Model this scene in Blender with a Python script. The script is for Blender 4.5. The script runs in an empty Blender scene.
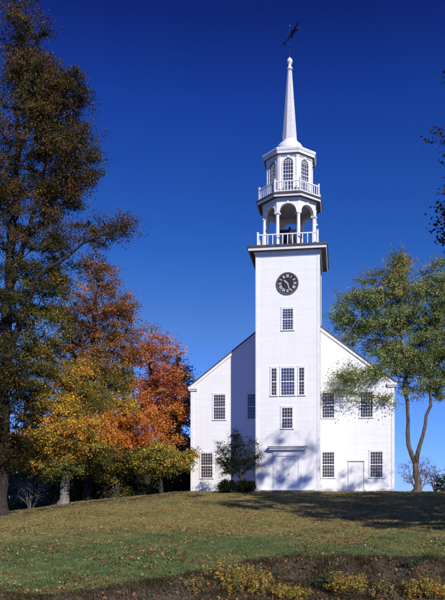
import bpy, math, random
import numpy as np
from mathutils import Vector, Matrix

R = math.radians
rnd = random.Random(7)
scene = bpy.context.scene
COL = scene.collection

# ------------------------------------------------------------------ constants
F = 700.0          # focal length in photo pixels (photo 445 x 600)
PX, HZ = 240.0, 495.0
EYE = -0.25
THETA = R(8.0)
SUN_EL = R(32.0)
SUN_AZ = R(35.6) - THETA            # to the right of straight behind the camera
SUNV = Vector((math.sin(SUN_AZ) * math.cos(SUN_EL), -math.cos(SUN_AZ) * math.cos(SUN_EL), math.sin(SUN_EL)))


def at(px, py, Y):
    return np.array([(px - PX) / F * Y, Y, EYE + (HZ - py) / F * Y])


# ------------------------------------------------------------------ materials
def new_mat(name):
    m = bpy.data.materials.new(name)
    m.use_nodes = True
    nt = m.node_tree
    for n in list(nt.nodes):
        nt.nodes.remove(n)
    out = nt.nodes.new('ShaderNodeOutputMaterial')
    return m, nt, out


def nd(nt, t, **kw):
    n = nt.nodes.new(t)
    for k, v in kw.items():
        setattr(n, k, v)
    return n


def noise_mat(name, c1, c2, scale=3.0, rough=0.6, stretch=(1, 1, 1), bump=0.0, bump_scale=20.0, metallic=0.0, detail=6.0,
              spec=0.3, lo=0.35, hi=0.65, streak=0.0):
    m, nt, out = new_mat(name)
    L = nt.links.new
    tc = nd(nt, 'ShaderNodeTexCoord')
    mp = nd(nt, 'ShaderNodeMapping')
    mp.inputs['Scale'].default_value = stretch
    L(tc.outputs['Object'], mp.inputs['Vector'])
    nz = nd(nt, 'ShaderNodeTexNoise')
    nz.inputs['Scale'].default_value = scale
    nz.inputs['Detail'].default_value = detail
    L(mp.outputs['Vector'], nz.inputs['Vector'])
    rp = nd(nt, 'ShaderNodeValToRGB')
    rp.color_ramp.elements[0].position = lo
    rp.color_ramp.elements[1].position = hi
    rp.color_ramp.elements[0].color = (*c1, 1)
    rp.color_ramp.elements[1].color = (*c2, 1)
    L(nz.outputs['Fac'], rp.inputs['Fac'])
    bs = nd(nt, 'ShaderNodeBsdfPrincipled')
    bs.inputs['Roughness'].default_value = rough
    bs.inputs['Metallic'].default_value = metallic
    bs.inputs['Specular IOR Level'].default_value = spec
    L(rp.outputs['Color'], bs.inputs['Base Color'])
    if streak:
        m3 = nd(nt, 'ShaderNodeMapping')
        m3.inputs['Scale'].default_value = (2.2, 2.2, .12)
        L(tc.outputs['Object'], m3.inputs['Vector'])
        n3 = nd(nt, 'ShaderNodeTexNoise')
        n3.inputs['Scale'].default_value = 1.0
        n3.inputs['Detail'].default_value = 8
        n3.inputs['Roughness'].default_value = .7
        L(m3.outputs[0], n3.inputs['Vector'])
        r3 = nd(nt, 'ShaderNodeValToRGB')
        r3.color_ramp.elements[0].position = .28
        r3.color_ramp.elements[1].position = .55
        r3.color_ramp.elements[0].color = (1 - streak, 1 - streak * 1.05, 1 - streak * 1.15, 1)
        r3.color_ramp.elements[1].color = (1, 1, 1, 1)
        L(n3.outputs['Fac'], r3.inputs['Fac'])
        x3 = nd(nt, 'ShaderNodeMix', data_type='RGBA', blend_type='MULTIPLY')
        x3.inputs[0].default_value = 1
        L(rp.outputs['Color'], x3.inputs[6])
        L(r3.outputs['Color'], x3.inputs[7])
        L(x3.outputs[2], bs.inputs['Base Color'])
    if bump:
        n2 = nd(nt, 'ShaderNodeTexNoise')
        n2.inputs['Scale'].default_value = bump_scale
        n2.inputs['Detail'].default_value = 5
        L(mp.outputs['Vector'], n2.inputs['Vector'])
        bp = nd(nt, 'ShaderNodeBump')
        bp.inputs['Strength'].default_value = bump
        bp.inputs['Distance'].default_value = 0.05
        L(n2.outputs['Fac'], bp.inputs['Height'])
        L(bp.outputs['Normal'], bs.inputs['Normal'])
    L(bs.outputs['BSDF'], out.inputs['Surface'])
    return m


def leaf_mat(name, trans=0.35):
    m, nt, out = new_mat(name)
    L = nt.links.new
    at_ = nd(nt, 'ShaderNodeAttribute', attribute_name='tint')
    d = nd(nt, 'ShaderNodeBsdfDiffuse')
    t = nd(nt, 'ShaderNodeBsdfTranslucent')
    g = nd(nt, 'ShaderNodeBsdfGlossy')
    g.inputs['Roughness'].default_value = 0.45
    g.inputs['Color'].default_value = (0.8, 0.8, 0.8, 1)
    L(at_.outputs['Color'], d.inputs['Color'])
    L(at_.outputs['Color'], t.inputs['Color'])
    mx = nd(nt, 'ShaderNodeMixShader')
    mx.inputs[0].default_value = trans
    L(d.outputs[0], mx.inputs[1])
    L(t.outputs[0], mx.inputs[2])
    m2 = nd(nt, 'ShaderNodeMixShader')
    m2.inputs[0].default_value = 0.008
    L(mx.outputs[0], m2.inputs[1])
    L(g.outputs[0], m2.inputs[2])
    L(m2.outputs[0], out.inputs['Surface'])
    return m


M = {}
M['siding'] = noise_mat('white_clapboard_paint', (0.81, 0.80, 0.80), (0.86, 0.85, 0.855), scale=1.2, rough=0.55, stretch=(0.25, 0.25, 4.0), streak=.055)
M['trim'] = noise_mat('white_trim_paint', (0.77, 0.76, 0.755), (0.86, 0.85, 0.84), scale=2.5, rough=0.5, streak=.05)
M['spire'] = noise_mat('weathered_spire_shingle', (0.55, 0.53, 0.53), (0.72, 0.70, 0.70), scale=9.0, rough=0.7, lo=0.3, hi=0.7)
M['cap'] = noise_mat('brown_metal_flashing', (0.05, 0.045, 0.04), (0.12, 0.10, 0.09), scale=3.0, rough=0.5, metallic=0.2)
M['soffit'] = noise_mat('shade_toned_soffit_board', (0.055, 0.05, 0.05), (0.11, 0.10, 0.10), scale=3.0, rough=0.7)  # dark tone puts the shade under the eaves into the colour
M['plaster'] = noise_mat('grey_ceiling_board', (0.34, 0.32, 0.32), (0.46, 0.44, 0.44), scale=3.0, rough=0.7)
M['roof'] = noise_mat('slate_roof', (0.06, 0.06, 0.065), (0.13, 0.125, 0.13), scale=5.0, rough=0.8, stretch=(1, 1, 3))
M['glass'] = noise_mat('old_window_glass', (0.060, 0.046, 0.048), (0.030, 0.022, 0.026), scale=2.0, rough=0.06, spec=0.45, bump=0.25, bump_scale=4)
M['glass_sky'] = noise_mat('sky_tinted_window_glass', (0.05, 0.06, 0.11), (0.025, 0.03, 0.06), scale=2.0, rough=0.06, spec=0.8, bump=0.25, bump_scale=4)  # blue base colour stands in for the reflected sky
M['door'] = noise_mat('white_door_paint', (0.74, 0.73, 0.74), (0.82, 0.81, 0.82), scale=2.0, rough=0.45)
M['dial'] = noise_mat('dark_clock_dial', (0.022, 0.018, 0.02), (0.045, 0.036, 0.036), scale=4, rough=0.4)
M['rim'] = noise_mat('grey_clock_rim', (0.11, 0.095, 0.09), (0.17, 0.15, 0.14), scale=5, rough=0.5)
M['numeral'] = noise_mat('pale_numeral_paint', (0.62, 0.58, 0.52), (0.75, 0.72, 0.66), scale=5, rough=0.5)
M['iron'] = noise_mat('dark_iron', (0.012, 0.011, 0.012), (0.035, 0.028, 0.026), scale=8, rough=0.55)
M['gold'] = noise_mat('dull_gilt', (0.20, 0.15, 0.08), (0.32, 0.25, 0.14), scale=8, rough=0.4, metallic=0.5)
M['bronze'] = noise_mat('dark_bronze', (0.018, 0.02, 0.02), (0.045, 0.04, 0.035), scale=5, rough=0.45, metallic=0.5)
M['stone'] = noise_mat('granite_step', (0.22, 0.21, 0.19), (0.36, 0.34, 0.31), scale=6, rough=0.85, bump=0.3)
M['bark_dark'] = noise_mat('dark_bark', (0.018, 0.014, 0.011), (0.06, 0.045, 0.036), scale=4, rough=0.9, stretch=(3, 3, 0.7), bump=0.7, bump_scale=8)
M['bark_pale'] = noise_mat('pale_bark', (0.12, 0.095, 0.075), (0.28, 0.23, 0.18), scale=3, rough=0.9, stretch=(3, 3, 0.7), bump=0.7, bump_scale=8)
M['bark_mid'] = noise_mat('brown_bark', (0.045, 0.034, 0.028), (0.17, 0.125, 0.10), scale=3, rough=0.9, stretch=(3, 3, 0.6), bump=0.7, bump_scale=8)
M['twig_grey'] = noise_mat('grey_twig', (0.10, 0.095, 0.095), (0.24, 0.225, 0.22), scale=3, rough=0.9)
M['twig_red'] = noise_mat('russet_twig', (0.10, 0.06, 0.055), (0.2, 0.13, 0.12), scale=3, rough=0.9)
M['leaf'] = leaf_mat('leaf_surface')
M['grassblade'] = leaf_mat('grass_blade_surface', 0.2)
M['litter'] = leaf_mat('fallen_leaf_surface', 0.1)


# ------------------------------------------------------------------ mesh helpers
class MB:
    def __init__(s):
        s.v = []
        s.f = []

    def add(s, vs, fs):
        b = len(s.v)
        s.v.extend([tuple(p) for p in vs])
        s.f.extend([tuple(b + i for i in f) for f in fs])

    def quad(s, a, b, c, d):
        s.add([a, b, c, d], [(0, 1, 2, 3)])

    def box(s, x0, x1, y0, y1, z0, z1):
        s.add([(x0, y0, z0), (x1, y0, z0), (x1, y1, z0), (x0, y1, z0), (x0, y0, z1), (x1, y0, z1), (x1, y1, z1), (x0, y1, z1)],
              [(0, 3, 2, 1), (4, 5, 6, 7), (0, 1, 5, 4), (1, 2, 6, 5), (2, 3, 7, 6), (3, 0, 4, 7)])

    def bar(s, p, q, w, d, up=Vector((0, 0, 1))):
        """rectangular bar from p to q, w across (in the up x dir sense), d along up"""
        p, q = Vector(p), Vector(q)
        t = (q - p).normalized()
        a = t.cross(up)
        if a.length < 1e-4:
            a = t.cross(Vector((0, 1, 0)))
        a.normalize()
        b = a.cross(t).normalized()
        a, b = a * w / 2, b * d / 2
        vs = [p - a - b, p + a - b, p + a + b, p - a + b, q - a - b, q + a - b, q + a + b, q - a + b]
        s.add(vs, [(0, 3, 2, 1), (4, 5, 6, 7), (0, 1, 5, 4), (1, 2, 6, 5), (2, 3, 7, 6), (3, 0, 4, 7)])

    def tube(s, pts, rad, n=8, cap=True):
        pts = [Vector(p) for p in pts]
        rings = []
        for i, p in enumerate(pts):
            t = (pts[min(i + 1, len(pts) - 1)] - pts[max(i - 1, 0)]).normalized()
            a = t.cross(Vector((0.13, 1, 0.07)))
            if a.length < 1e-3:
                a = t.cross(Vector((1, 0, 0)))
            a.normalize()
            b = t.cross(a)
            rings.append([p + (a * math.cos(2 * math.pi * k / n) + b * math.sin(2 * math.pi * k / n)) * rad[i] for k in range(n)])
        vs = [v for r in rings for v in r]
        fs = []
        for i in range(len(pts) - 1):
            for k in range(n):
                fs.append((i * n + k, i * n + (k + 1) % n, (i + 1) * n + (k + 1) % n, (i + 1) * n + k))
        if cap:
            fs.append(tuple(range(n))[::-1])
            fs.append(tuple((len(pts) - 1) * n + k for k in range(n)))
        s.add(vs, fs)

    def lathe(s, prof, n=16, cx=0, cy=0, apothem=False, cap=True):
        """prof: (radius, z); n-gon with a flat face to the front when apothem is True"""
        vs, fs = [], []
        for r, z in prof:
            rr = r / math.cos(math.pi / n) if apothem else r
            for k in range(n):
                a = -math.pi / 2 + (k + 0.5) * 2 * math.pi / n
                vs.append((cx + rr * math.cos(a), cy + rr * math.sin(a), z))
        for i in range(len(prof) - 1):
            for k in range(n):
                fs.append((i * n + k, i * n + (k + 1) % n, (i + 1) * n + (k + 1) % n, (i + 1) * n + k))
        if cap:
            fs.append(tuple(range(n))[::-1])
            fs.append(tuple((len(prof) - 1) * n + k for k in range(n)))
        s.add(vs, fs)

    def mesh(s, name, mat, smooth=False):
        me = bpy.data.meshes.new(name)
        me.from_pydata(s.v, [], s.f)
        me.materials.append(mat)
        if smooth:
            me.polygons.foreach_set('use_smooth', [True] * len(me.polygons))
        me.update()
        return me

    def build(s, name, mat, parent=None, loc=(0, 0, 0), rz=0.0, smooth=False):
        o = bpy.data.objects.new(name, s.mesh(name, mat, smooth))
        COL.objects.link(o)
        o.parent = parent
        o.location = loc
        o.rotation_euler = (0, 0, rz)
        return o


def thing(name, label, cat, loc=(0, 0, 0), rz=0.0, group=None):
    o = bpy.data.objects.new(name, None)
    COL.objects.link(o)
    o.location = loc
    o.rotation_euler = (0, 0, rz)
    o.empty_display_size = 0.3
    o['label'] = label
    o['category'] = cat
    if group:
        o['group'] = group
    return o


def copy_tree(o, parent=None):
    c = o.copy()
    COL.objects.link(c)
    c.parent = parent
    for ch in list(o.children):
        copy_tree(ch, c)
    return c


def np_mesh(name, V, nper, tint, mat, parent=None):
    """V (N,nper,3) polygons, tint (N,3)"""
    N = V.shape[0]
    me = bpy.data.meshes.new(name)
    me.vertices.add(N * nper)
    me.vertices.foreach_set('co', V.reshape(-1).astype(np.float32))
    me.loops.add(N * nper)
    me.loops.foreach_set('vertex_index', np.arange(N * nper, dtype=np.int32))
    me.polygons.add(N)
    me.polygons.foreach_set('loop_start', np.arange(0, N * nper, nper, dtype=np.int32))
    me.polygons.foreach_set('loop_total', np.full(N, nper, dtype=np.int32))
    me.update(calc_edges=True)
    ca = me.attributes.new('tint', 'FLOAT_COLOR', 'POINT')
    c = np.ones((N, nper, 4), np.float32)
    c[:, :, :3] = tint[:, None, :]
    ca.data.foreach_set('color', c.reshape(-1))
    me.materials.append(mat)
    o = bpy.data.objects.new(name, me)
    COL.objects.link(o)
    o.parent = parent
    return o


# ------------------------------------------------------------------ terrain
YS = np.array([-3000, -200, 0, 10, 15, 19, 22.5, 27, 32, 39, 44.5, 48, 50, 75, 90, 140, 400, 3000], float)
ZS = np.array([-30, -6, -3.4, -3.1, -2.85, -2.62, -2.36, -1.99, -1.62, -1.09, -.55, -.10, 0, 0, -1.5, -5, -14, -60], float)
XS = np.array([-3000, -60, -25, -16, -9.4, -3.4, 3000], float)
DS = np.array([10, 6.0, 2.7, 1.35, .50, 0, 0], float)


def sstep(a, b, x):
    t = np.clip((x - a) / (b - a), 0, 1)
    return t * t * (3 - 2 * t)


def lip_y(x):
    return 17.3 + 5.2 * sstep(-4.2, 1.8, x) + 0.25 * np.sin(x * 1.7) + 0.15 * np.sin(x * 4.1 + 1)


def soil_mask(x, y):
    lip = lip_y(x)
    return sstep(lip + 0.45, lip - 0.25, y)


def ground_z(x, y):
    x = np.asarray(x, float)
    y = np.asarray(y, float)
    z = (np.interp(y - .8, YS, ZS) + np.interp(y + .8, YS, ZS) + np.interp(y, YS, ZS)) / 3
    z = z - np.interp(x, XS, DS) * (0.45 + 0.55 * sstep(22, 42, y))
    lip = lip_y(x)
    near = sstep(70, 45, y)
    z = z - 0.5 * sstep(lip + 0.1, lip - 1.2, y)
    z = z + near * (0.03 * np.sin(x * .9 + y * .5) + 0.025 * np.sin(x * 1.9 - y * 1.3 + 1) + 0.012 * np.sin(x * 5.1 + y * 3.7))
    z = z + soil_mask(x, y) * (0.05 * np.sin(x * 6.3 + y * 2) + 0.04 * np.sin(x * 11 - y * 9))
    flat = sstep(9.5, 8.5, np.abs(x - 4.5)) * sstep(48.6, 49.8, y) * sstep(78, 74, y)
    z = z * (1 - flat)
    return z


def axis(lo, hi, step, far):
    core = np.arange(lo, hi + 1e-6, step)
    out = []
    d, p = step, hi
    while p < far:
        d *= 1.35
        p += d
        out.append(p)
    out2 = []
    d, p = step, lo
    while p > -far:
        d *= 1.35
        p -= d
        out2.append(p)
    return np.concatenate([np.array(out2[::-1]), core, np.array(out)])


def dryness(x, y):
    n = 0.12 * np.sin(x * .7 + y * .9) + .1 * np.sin(x * 1.3 - y * 1.1 + 2) + .07 * np.sin(x * 3.1 + y * 2.3)
    return np.clip(sstep(24.0, 33, y + 0.15 * x) * 0.95 + n * 1.6, 0, 1)


gx = axis(-26, 26, 0.25, 2500)
gy = axis(14, 62, 0.25, 2500)
GX, GY = np.meshgrid(gx, gy)
GZ = ground_z(GX, GY)
nx, ny = len(gx), len(gy)
gv = np.stack([GX, GY, GZ], -1).reshape(-1, 3)
idx = np.arange(nx * ny).reshape(ny, nx)
gf = np.stack([idx[:-1, :-1], idx[:-1, 1:], idx[1:, 1:], idx[1:, :-1]], -1).reshape(-1, 4)
gm = bpy.data.meshes.new('ground')
gm.vertices.add(len(gv))
gm.vertices.foreach_set('co', gv.reshape(-1))
gm.loops.add(gf.size)
gm.loops.foreach_set('vertex_index', gf.reshape(-1).astype(np.int32))
gm.polygons.add(len(gf))
gm.polygons.foreach_set('loop_start', np.arange(0, gf.size, 4, dtype=np.int32))
gm.polygons.foreach_set('loop_total', np.full(len(gf), 4, dtype=np.int32))
gm.polygons.foreach_set('use_smooth', np.ones(len(gf), bool))
gm.update(calc_edges=True)
msk = gm.attributes.new('cover', 'FLOAT_COLOR', 'POINT')
cc = np.ones((len(gv), 4), np.float32)
cc[:, 0] = soil_mask(gv[:, 0], gv[:, 1])
cc[:, 1] = dryness(gv[:, 0], gv[:, 1])
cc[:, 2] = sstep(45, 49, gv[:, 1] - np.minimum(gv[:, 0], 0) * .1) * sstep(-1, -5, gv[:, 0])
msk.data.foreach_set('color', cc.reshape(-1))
ground = bpy.data.objects.new('ground', gm)
COL.objects.link(ground)
ground['kind'] = 'structure'


def ground_material():
    m, nt, out = new_mat('lawn_and_soil')
    L = nt.links.new
    geo = nd(nt, 'ShaderNodeNewGeometry')
    att = nd(nt, 'ShaderNodeAttribute', attribute_name='cover')
    sep = nd(nt, 'ShaderNodeSeparateColor')
    L(att.outputs['Color'], sep.inputs[0])

    def noise(sc, det=6):
        n = nd(nt, 'ShaderNodeTexNoise')
        n.inputs['Scale'].default_value = sc
        n.inputs['Detail'].default_value = det
        n.inputs['Roughness'].default_value = 0.65
        L(geo.outputs['Position'], n.inputs['Vector'])
        return n

    def ramp(src, a, b, ca, cb):
        r = nd(nt, 'ShaderNodeValToRGB')
        r.color_ramp.elements[0].position = a
        r.color_ramp.elements[1].position = b
        r.color_ramp.elements[0].color = (*ca, 1)
        r.color_ramp.elements[1].color = (*cb, 1)
        L(src, r.inputs['Fac'])
        return r

    def mix(f, a, b):
        x = nd(nt, 'ShaderNodeMix', data_type='RGBA')
        L(f, x.inputs[0])
        L(a, x.inputs[6])
        L(b, x.inputs[7])
        return x.outputs[2]
    green = ramp(noise(9).outputs['Fac'], .3, .7, (.058, .084, .026), (.145, .185, .065))
    dry = ramp(noise(7).outputs['Fac'], .3, .7, (.165, .132, .044), (.33, .26, .095))
    soil = ramp(noise(12).outputs['Fac'], .3, .72, (.045, .033, .027), (.175, .132, .106))
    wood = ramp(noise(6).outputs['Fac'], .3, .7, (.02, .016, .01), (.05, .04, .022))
    ma = nd(nt, 'ShaderNodeMath', operation='ADD')
    L(sep.outputs[1], ma.inputs[0])
    n3 = noise(1.6)
    mb = nd(nt, 'ShaderNodeMath', operation='SUBTRACT')
    L(n3.outputs['Fac'], mb.inputs[0])
    mb.inputs[1].default_value = 0.5
    L(mb.outputs[0], ma.inputs[1])
    ma.use_clamp = True
    c = mix(ma.outputs[0], green.outputs[0], dry.outputs[0])
    c = mix(sep.outputs[0], c, soil.outputs[0])
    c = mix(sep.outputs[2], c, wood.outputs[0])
    bs = nd(nt, 'ShaderNodeBsdfPrincipled')
    bs.inputs['Roughness'].default_value = 0.95
    bs.inputs['Specular IOR Level'].default_value = 0.1
    L(c, bs.inputs['Base Color'])
    bp = nd(nt, 'ShaderNodeBump')
    bp.inputs['Strength'].default_value = 0.8
    bp.inputs['Distance'].default_value = 0.06
    L(noise(14, 8).outputs['Fac'], bp.inputs['Height'])
    L(bp.outputs['Normal'], bs.inputs['Normal'])
    L(bs.outputs['BSDF'], out.inputs['Surface'])
    return m


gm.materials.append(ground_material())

# ------------------------------------------------------------------ church
W = 7.75           # half width of the front
EAVE = 8.2
PITCH = 0.776
APEX = EAVE + PITCH * W
DEEP = 21.0
TP = 3.2           # how far the tower stands forward
TW = 2.28          # tower half width
TC = -TP + TW      # tower centre, y
TTOP = 17.15       # top of the tower wall
church = thing('church', 'white clapboard meetinghouse with a clock tower, open belfry and slender spire on the hilltop', 'church',
               loc=(3.86, 53.5, 0), rz=-THETA)


def claps(mb, o, u, n, z0, z1, half, step=0.118):
    """courses of lapped boards on the wall through o, running along u with outward normal n; half(z) -> (s0, s1)"""
    o, u, n = Vector(o), Vector(u), Vector(n)
    z = z0
    while z < z1 - 1e-4:
        zt = min(z + step, z1)
        a0, a1 = half(z)
        b0, b1 = half(zt)
        lo = n * 0.009
        P = lambda s, zz, off: o + u * s + Vector((0, 0, zz)) + off
        if b1 - b0 > 0.01:
            mb.quad(P(a0, z, lo), P(a1, z, lo), P(b1, zt, n * 0.002), P(b0, zt, n * 0.002))
        else:
            mb.add([P(a0, z, lo), P(a1, z, lo), P((b0 + b1) / 2, zt, n * 0.002)], [(0, 1, 2)])
        mb.quad(P(a0, z, n * 0), P(a1, z, n * 0), P(a1, z, lo), P(a0, z, lo))
        z = zt


def gable_half(z):
    h = W if z <= EAVE else max(0.0, W - (z - EAVE) / PITCH)
    return (-h, h)


mb = MB()
claps(mb, (0, 0, 0), (1, 0, 0), (0, -1, 0), 0.25, APEX, gable_half)
claps(mb, (0, DEEP, 0), (-1, 0, 0), (0, 1, 0), 0.25, APEX, gable_half)
claps(mb, (-W, DEEP / 2, 0), (0, -1, 0), (-1, 0, 0), 0.25, EAVE, lambda z: (-DEEP / 2, DEEP / 2))
claps(mb, (W, DEEP / 2, 0), (0, 1, 0), (1, 0, 0), 0.25, EAVE, lambda z: (-DEEP / 2, DEEP / 2))
mb.build('wall', M['siding'], church)

mb = MB()
mb.box(-W - .03, W + .03, -0.04, DEEP + .04, -0.6, 0.25)
mb.build('foundation', M['trim'], church)

mb = MB()      # corner boards, rake boards, eave returns
for s in (-1, 1):
    x0, x1 = sorted((s * (W - .2), s * (W + .03)))
    mb.box(x0, x1, -0.035, 0.18, 0.25, EAVE)
    p0 = Vector((s * (W + .12), -0.05, EAVE - .13))
    p1 = Vector((0, -0.05, APEX - .05))
    mb.bar(p0, p1, 0.10, 0.22, up=Vector((s * math.sin(math.atan(PITCH)), 0, math.cos(math.atan(PITCH)))))
    x0, x1 = sorted((s * (W - .52), s * (W + .2)))
    mb.box(x0, x1, -0.20, -0.02, EAVE - .22, EAVE - .06)
    mb.box(min(x0, x1) + .02, max(x0, x1) - .02, -0.13, -0.02, EAVE - .34, EAVE - .222)
mb.build('corner_trim', M['trim'], church)

mb = MB()      # roof planes
for s in (-1, 1):
    a = math.atan(PITCH)
    nrm = Vector((s * math.sin(a), 0, math.cos(a))) * 0.09
    e = Vector((s * (W + .25), 0, EAVE - PITCH * .25 + .06))
    t = Vector((0, 0, APEX + .06))
    ya, yb = -0.16, DEEP + .2
    vs = [Vector((e.x, ya, e.z)), Vector((t.x, ya, t.z)), Vector((t.x, yb, t.z)), Vector((e.x, yb, e.z))]
    vs += [v + nrm for v in vs]
    mb.add(vs, [(0, 1, 2, 3), (4, 7, 6, 5), (0, 4, 5, 1), (1, 5, 6, 2), (2, 6, 7, 3), (3, 7, 4, 0)])
mb.build('roof', M['roof'], church)

# tower
mb = MB()
hf = lambda z: (-TW, TW)
claps(mb, (0, TC - TW, 0), (1, 0, 0), (0, -1, 0), 0.2, TTOP, hf)
claps(mb, (TW, TC, 0), (0, 1, 0), (1, 0, 0), 0.2, TTOP, hf)
claps(mb, (-TW, TC, 0), (0, -1, 0), (-1, 0, 0), 0.2, TTOP, hf)
claps(mb, (0, TC + TW, 0), (-1, 0, 0), (0, 1, 0), 0.2, TTOP, hf)
tower = mb.build('tower_wall', M['siding'], church)
mb = MB()
for sx in (-1, 1):
    for sy in (-1, 1):
        x0, x1 = sorted((sx * (TW - .16), sx * (TW + .03)))
        y0, y1 = sorted((sy * (TW - .16), sy * (TW + .03)))
        mb.box(x0, x1, TC + y0, TC + y1, 0.2, TTOP)
mb.box(-TW - .05, TW + .05, TC - TW - .05, TC - TW + .2, -0.5, 0.2)
mb.box(-TW - .05, -TW + .2, TC - TW + .2, 0, -0.5, 0.2)
mb.box(TW - .2, TW + .05, TC - TW + .2, 0, -0.5, 0.2)
mb.build('corner_board', M['trim'], tower)

# tower cornice
CO = TW + .54
mb = MB()
mb.lathe([(TW + .05, TTOP - .22), (TW + .05, TTOP), (TW + .12, TTOP + .02), (TW + .14, TTOP + .13)], 4, 0, TC, True, cap=False)
mb.build('frieze', M['trim'], church)
mb = MB()
mb.lathe([(TW - .1, TTOP + .131), (CO - .06, TTOP + .131), (CO - .06, TTOP + .15)], 4, 0, TC, True, cap=False)
mb.build('soffit', M['soffit'], church)
mb = MB()
mb.lathe([(CO - .08, TTOP + .127), (CO - .05, TTOP + .127), (CO - .03, TTOP + .26), (CO, TTOP + .30), (CO, TTOP + .33)], 4, 0, TC, True, cap=False)
mb.build('cornice', M['trim'], church)
mb = MB()
DECK = TTOP + .52
mb.lathe([(CO - .3, TTOP + .331), (CO + .06, TTOP + .331), (CO + .06, TTOP + .46), (TW - .1, DECK)], 4, 0, TC, True)
mb.build('tower_roof', M['cap'], church)


# windows
def casing_mesh(w, h, cw=0.09):
    m = MB()
    m.box(-w / 2 - cw, -w / 2, -.038, .02, 0, h)
    m.box(w / 2, w / 2 + cw, -.038, .02, 0, h)
    m.box(-w / 2 - cw, w / 2 + cw, -.038, .02, h, h + cw)
    m.box(-w / 2 - cw - .02, w / 2 + cw + .02, -.05, .02, h + cw, h + cw + .03)
    return m.mesh('window', M['trim'])


def sash_mesh(w, h, cols, rows, bar=0.017, meet=True):
    m = MB()
    e = .028
    m.box(-w / 2, -w / 2 + e, -.030, -.022, 0, h)
    m.box(w / 2 - e, w / 2, -.030, -.022, 0, h)
    m.box(-w / 2 + e, w / 2 - e, -.030, -.022, 0, e)
    m.box(-w / 2 + e, w / 2 - e, -.030, -.022, h - e, h)
    for i in range(1, cols):
        x = -w / 2 + w * i / cols
        m.box(x - bar / 2, x + bar / 2, -.034, -.0225, e, h - e)
    for j in range(1, rows):
        z = h * j / rows
        b = bar if not (meet and j * 2 == rows) else .06
        m.box(-w / 2 + e, w / 2 - e, -.035 if b == bar else -.04, -.0218, z - b / 2, z + b / 2)
    return m.mesh('sash', M['trim'])


def pane_mesh(w, h, mat):
    m = MB()
    c_, r_ = max(2, round(w / .19)), max(4, round(h / .24))
    for i in range(c_):
        for j in range(r_):
            a, b = [rnd.uniform(-.0035, .0035) for _ in range(2)]
            x0, x1, z0, z1 = -w / 2 + w * i / c_, -w / 2 + w * (i + 1) / c_, h * j / r_, h * (j + 1) / r_
            m.quad((x0, -.017 - a - b, z0), (x1, -.017 + a - b, z0), (x1, -.017 + a + b, z1), (x0, -.017 - a + b, z1))
    return m.mesh('pane', mat)


def sill_mesh(w, cw=0.09):
    m = MB()
    m.box(-w / 2 - cw - .02, w / 2 + cw + .02, -.075, .02, -.055, 0)
    return m.mesh('sill', M['trim'])


def window_proto(w, h, cols, rows, mat, bar=.017):
    ms = [('window', casing_mesh(w, h)), ('sash', sash_mesh(w, h, cols, rows, bar)), ('pane', pane_mesh(w, h, mat)), ('sill', sill_mesh(w))]

    def place(x, y, z, rz=0):
        root = None
        for nme, me in ms:
            o = bpy.data.objects.new(nme, me)
            COL.objects.link(o)
            if root is None:
                root = o
                o.parent = church
                o.location = (x, y, z)
                o.rotation_euler = (0, 0, rz)
            else:
                o.parent = root
        return root
    return place


big = window_proto(.92, 1.93, 5, 8, M['glass'])
for x in (-5.5, -2.86, 2.86, 5.72):
    big(x, -.016, 5.60)
for x in (-6.5, 2.86, 6.45):
    big(x, -.016, 1.08)
for s in (-1, 1):                        # side walls, unseen from the front but there
    for k in range(5):
        for z in (1.08, 5.6):
            if s == 1:
                big(W + .016, 2.4 + k * 4.0, z, R(90))
            else:
                big(-W - .016, 2.4 + k * 4.0, z, R(-90))
tf = TC - TW - .016
small = window_proto(.78, 1.50, 4, 6, M['glass'])
small(-.02, tf, 4.54)
upper = window_proto(.78, 1.52, 4, 8, M['glass_sky'])
upper(.02, tf, 11.62)
mid = window_proto(.98, 1.97, 5, 8, M['glass_sky'])
mid(.02, tf, 6.92)
side = window_proto(.39, 1.97, 2, 8, M['glass'])
side(-.97, tf, 6.92)
side(1.01, tf, 6.92)

# main door under the tower
ZB = 0.0
mb = MB()
mb.box(-1.02, -.78, tf - .035, tf + .02, .1, 2.55)
mb.box(.78, 1.02, tf - .05, tf + .02, .1, 2.55)
mb.box(-1.02, 1.02, tf - .065, tf + .02, 2.55, 2.78)
mb.box(-1.04, 1.04, tf - .07, tf + .02, 2.785, 3.0)
main = mb.build('main_door', M['trim'], church)
mb = MB()
for s in (-1, 1):
    x0, x1 = sorted((s * .006, s * .775))
    mb.box(x0, x1, tf - .018, tf + .02, .12, 2.5)
    for (z0, z1) in ((.3, .95), (1.1, 1.75), (1.9, 2.38)):
        for (a, b) in ((.08, .36), (.43, .70)):
            c0, c1 = sorted((s * a, s * b))
            mb.box(c0, c1, tf - .026, tf - .017, z0, z1)
mb.build('door_leaf', M['door'], main)
mb = MB()
mb.box(-1.3, 1.3, tf - .30, tf + .02, 3.0, 3.14)
mb.box(-1.36, 1.36, tf - .40, tf + .02, 3.141, 3.19)
hood = mb.build('door_hood', M['trim'], main)
mb = MB()
mb.box(-1.38, 1.38, tf - .42, tf + .0, 3.191, 3.235)
mb.build('hood_flashing', M['soffit'], hood)
mb = MB()
mb.tube([(.09, tf - .05, 1.25), (.09, tf - .12, 1.25)], [.03, .035], 8)
mb.build('door_knob', M['iron'], main)
mb = MB()
mb.box(-1.9, 1.9, tf - 1.0, tf - .04, -.4, .09)
mb.build('doorstep', M['stone'], church)

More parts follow.
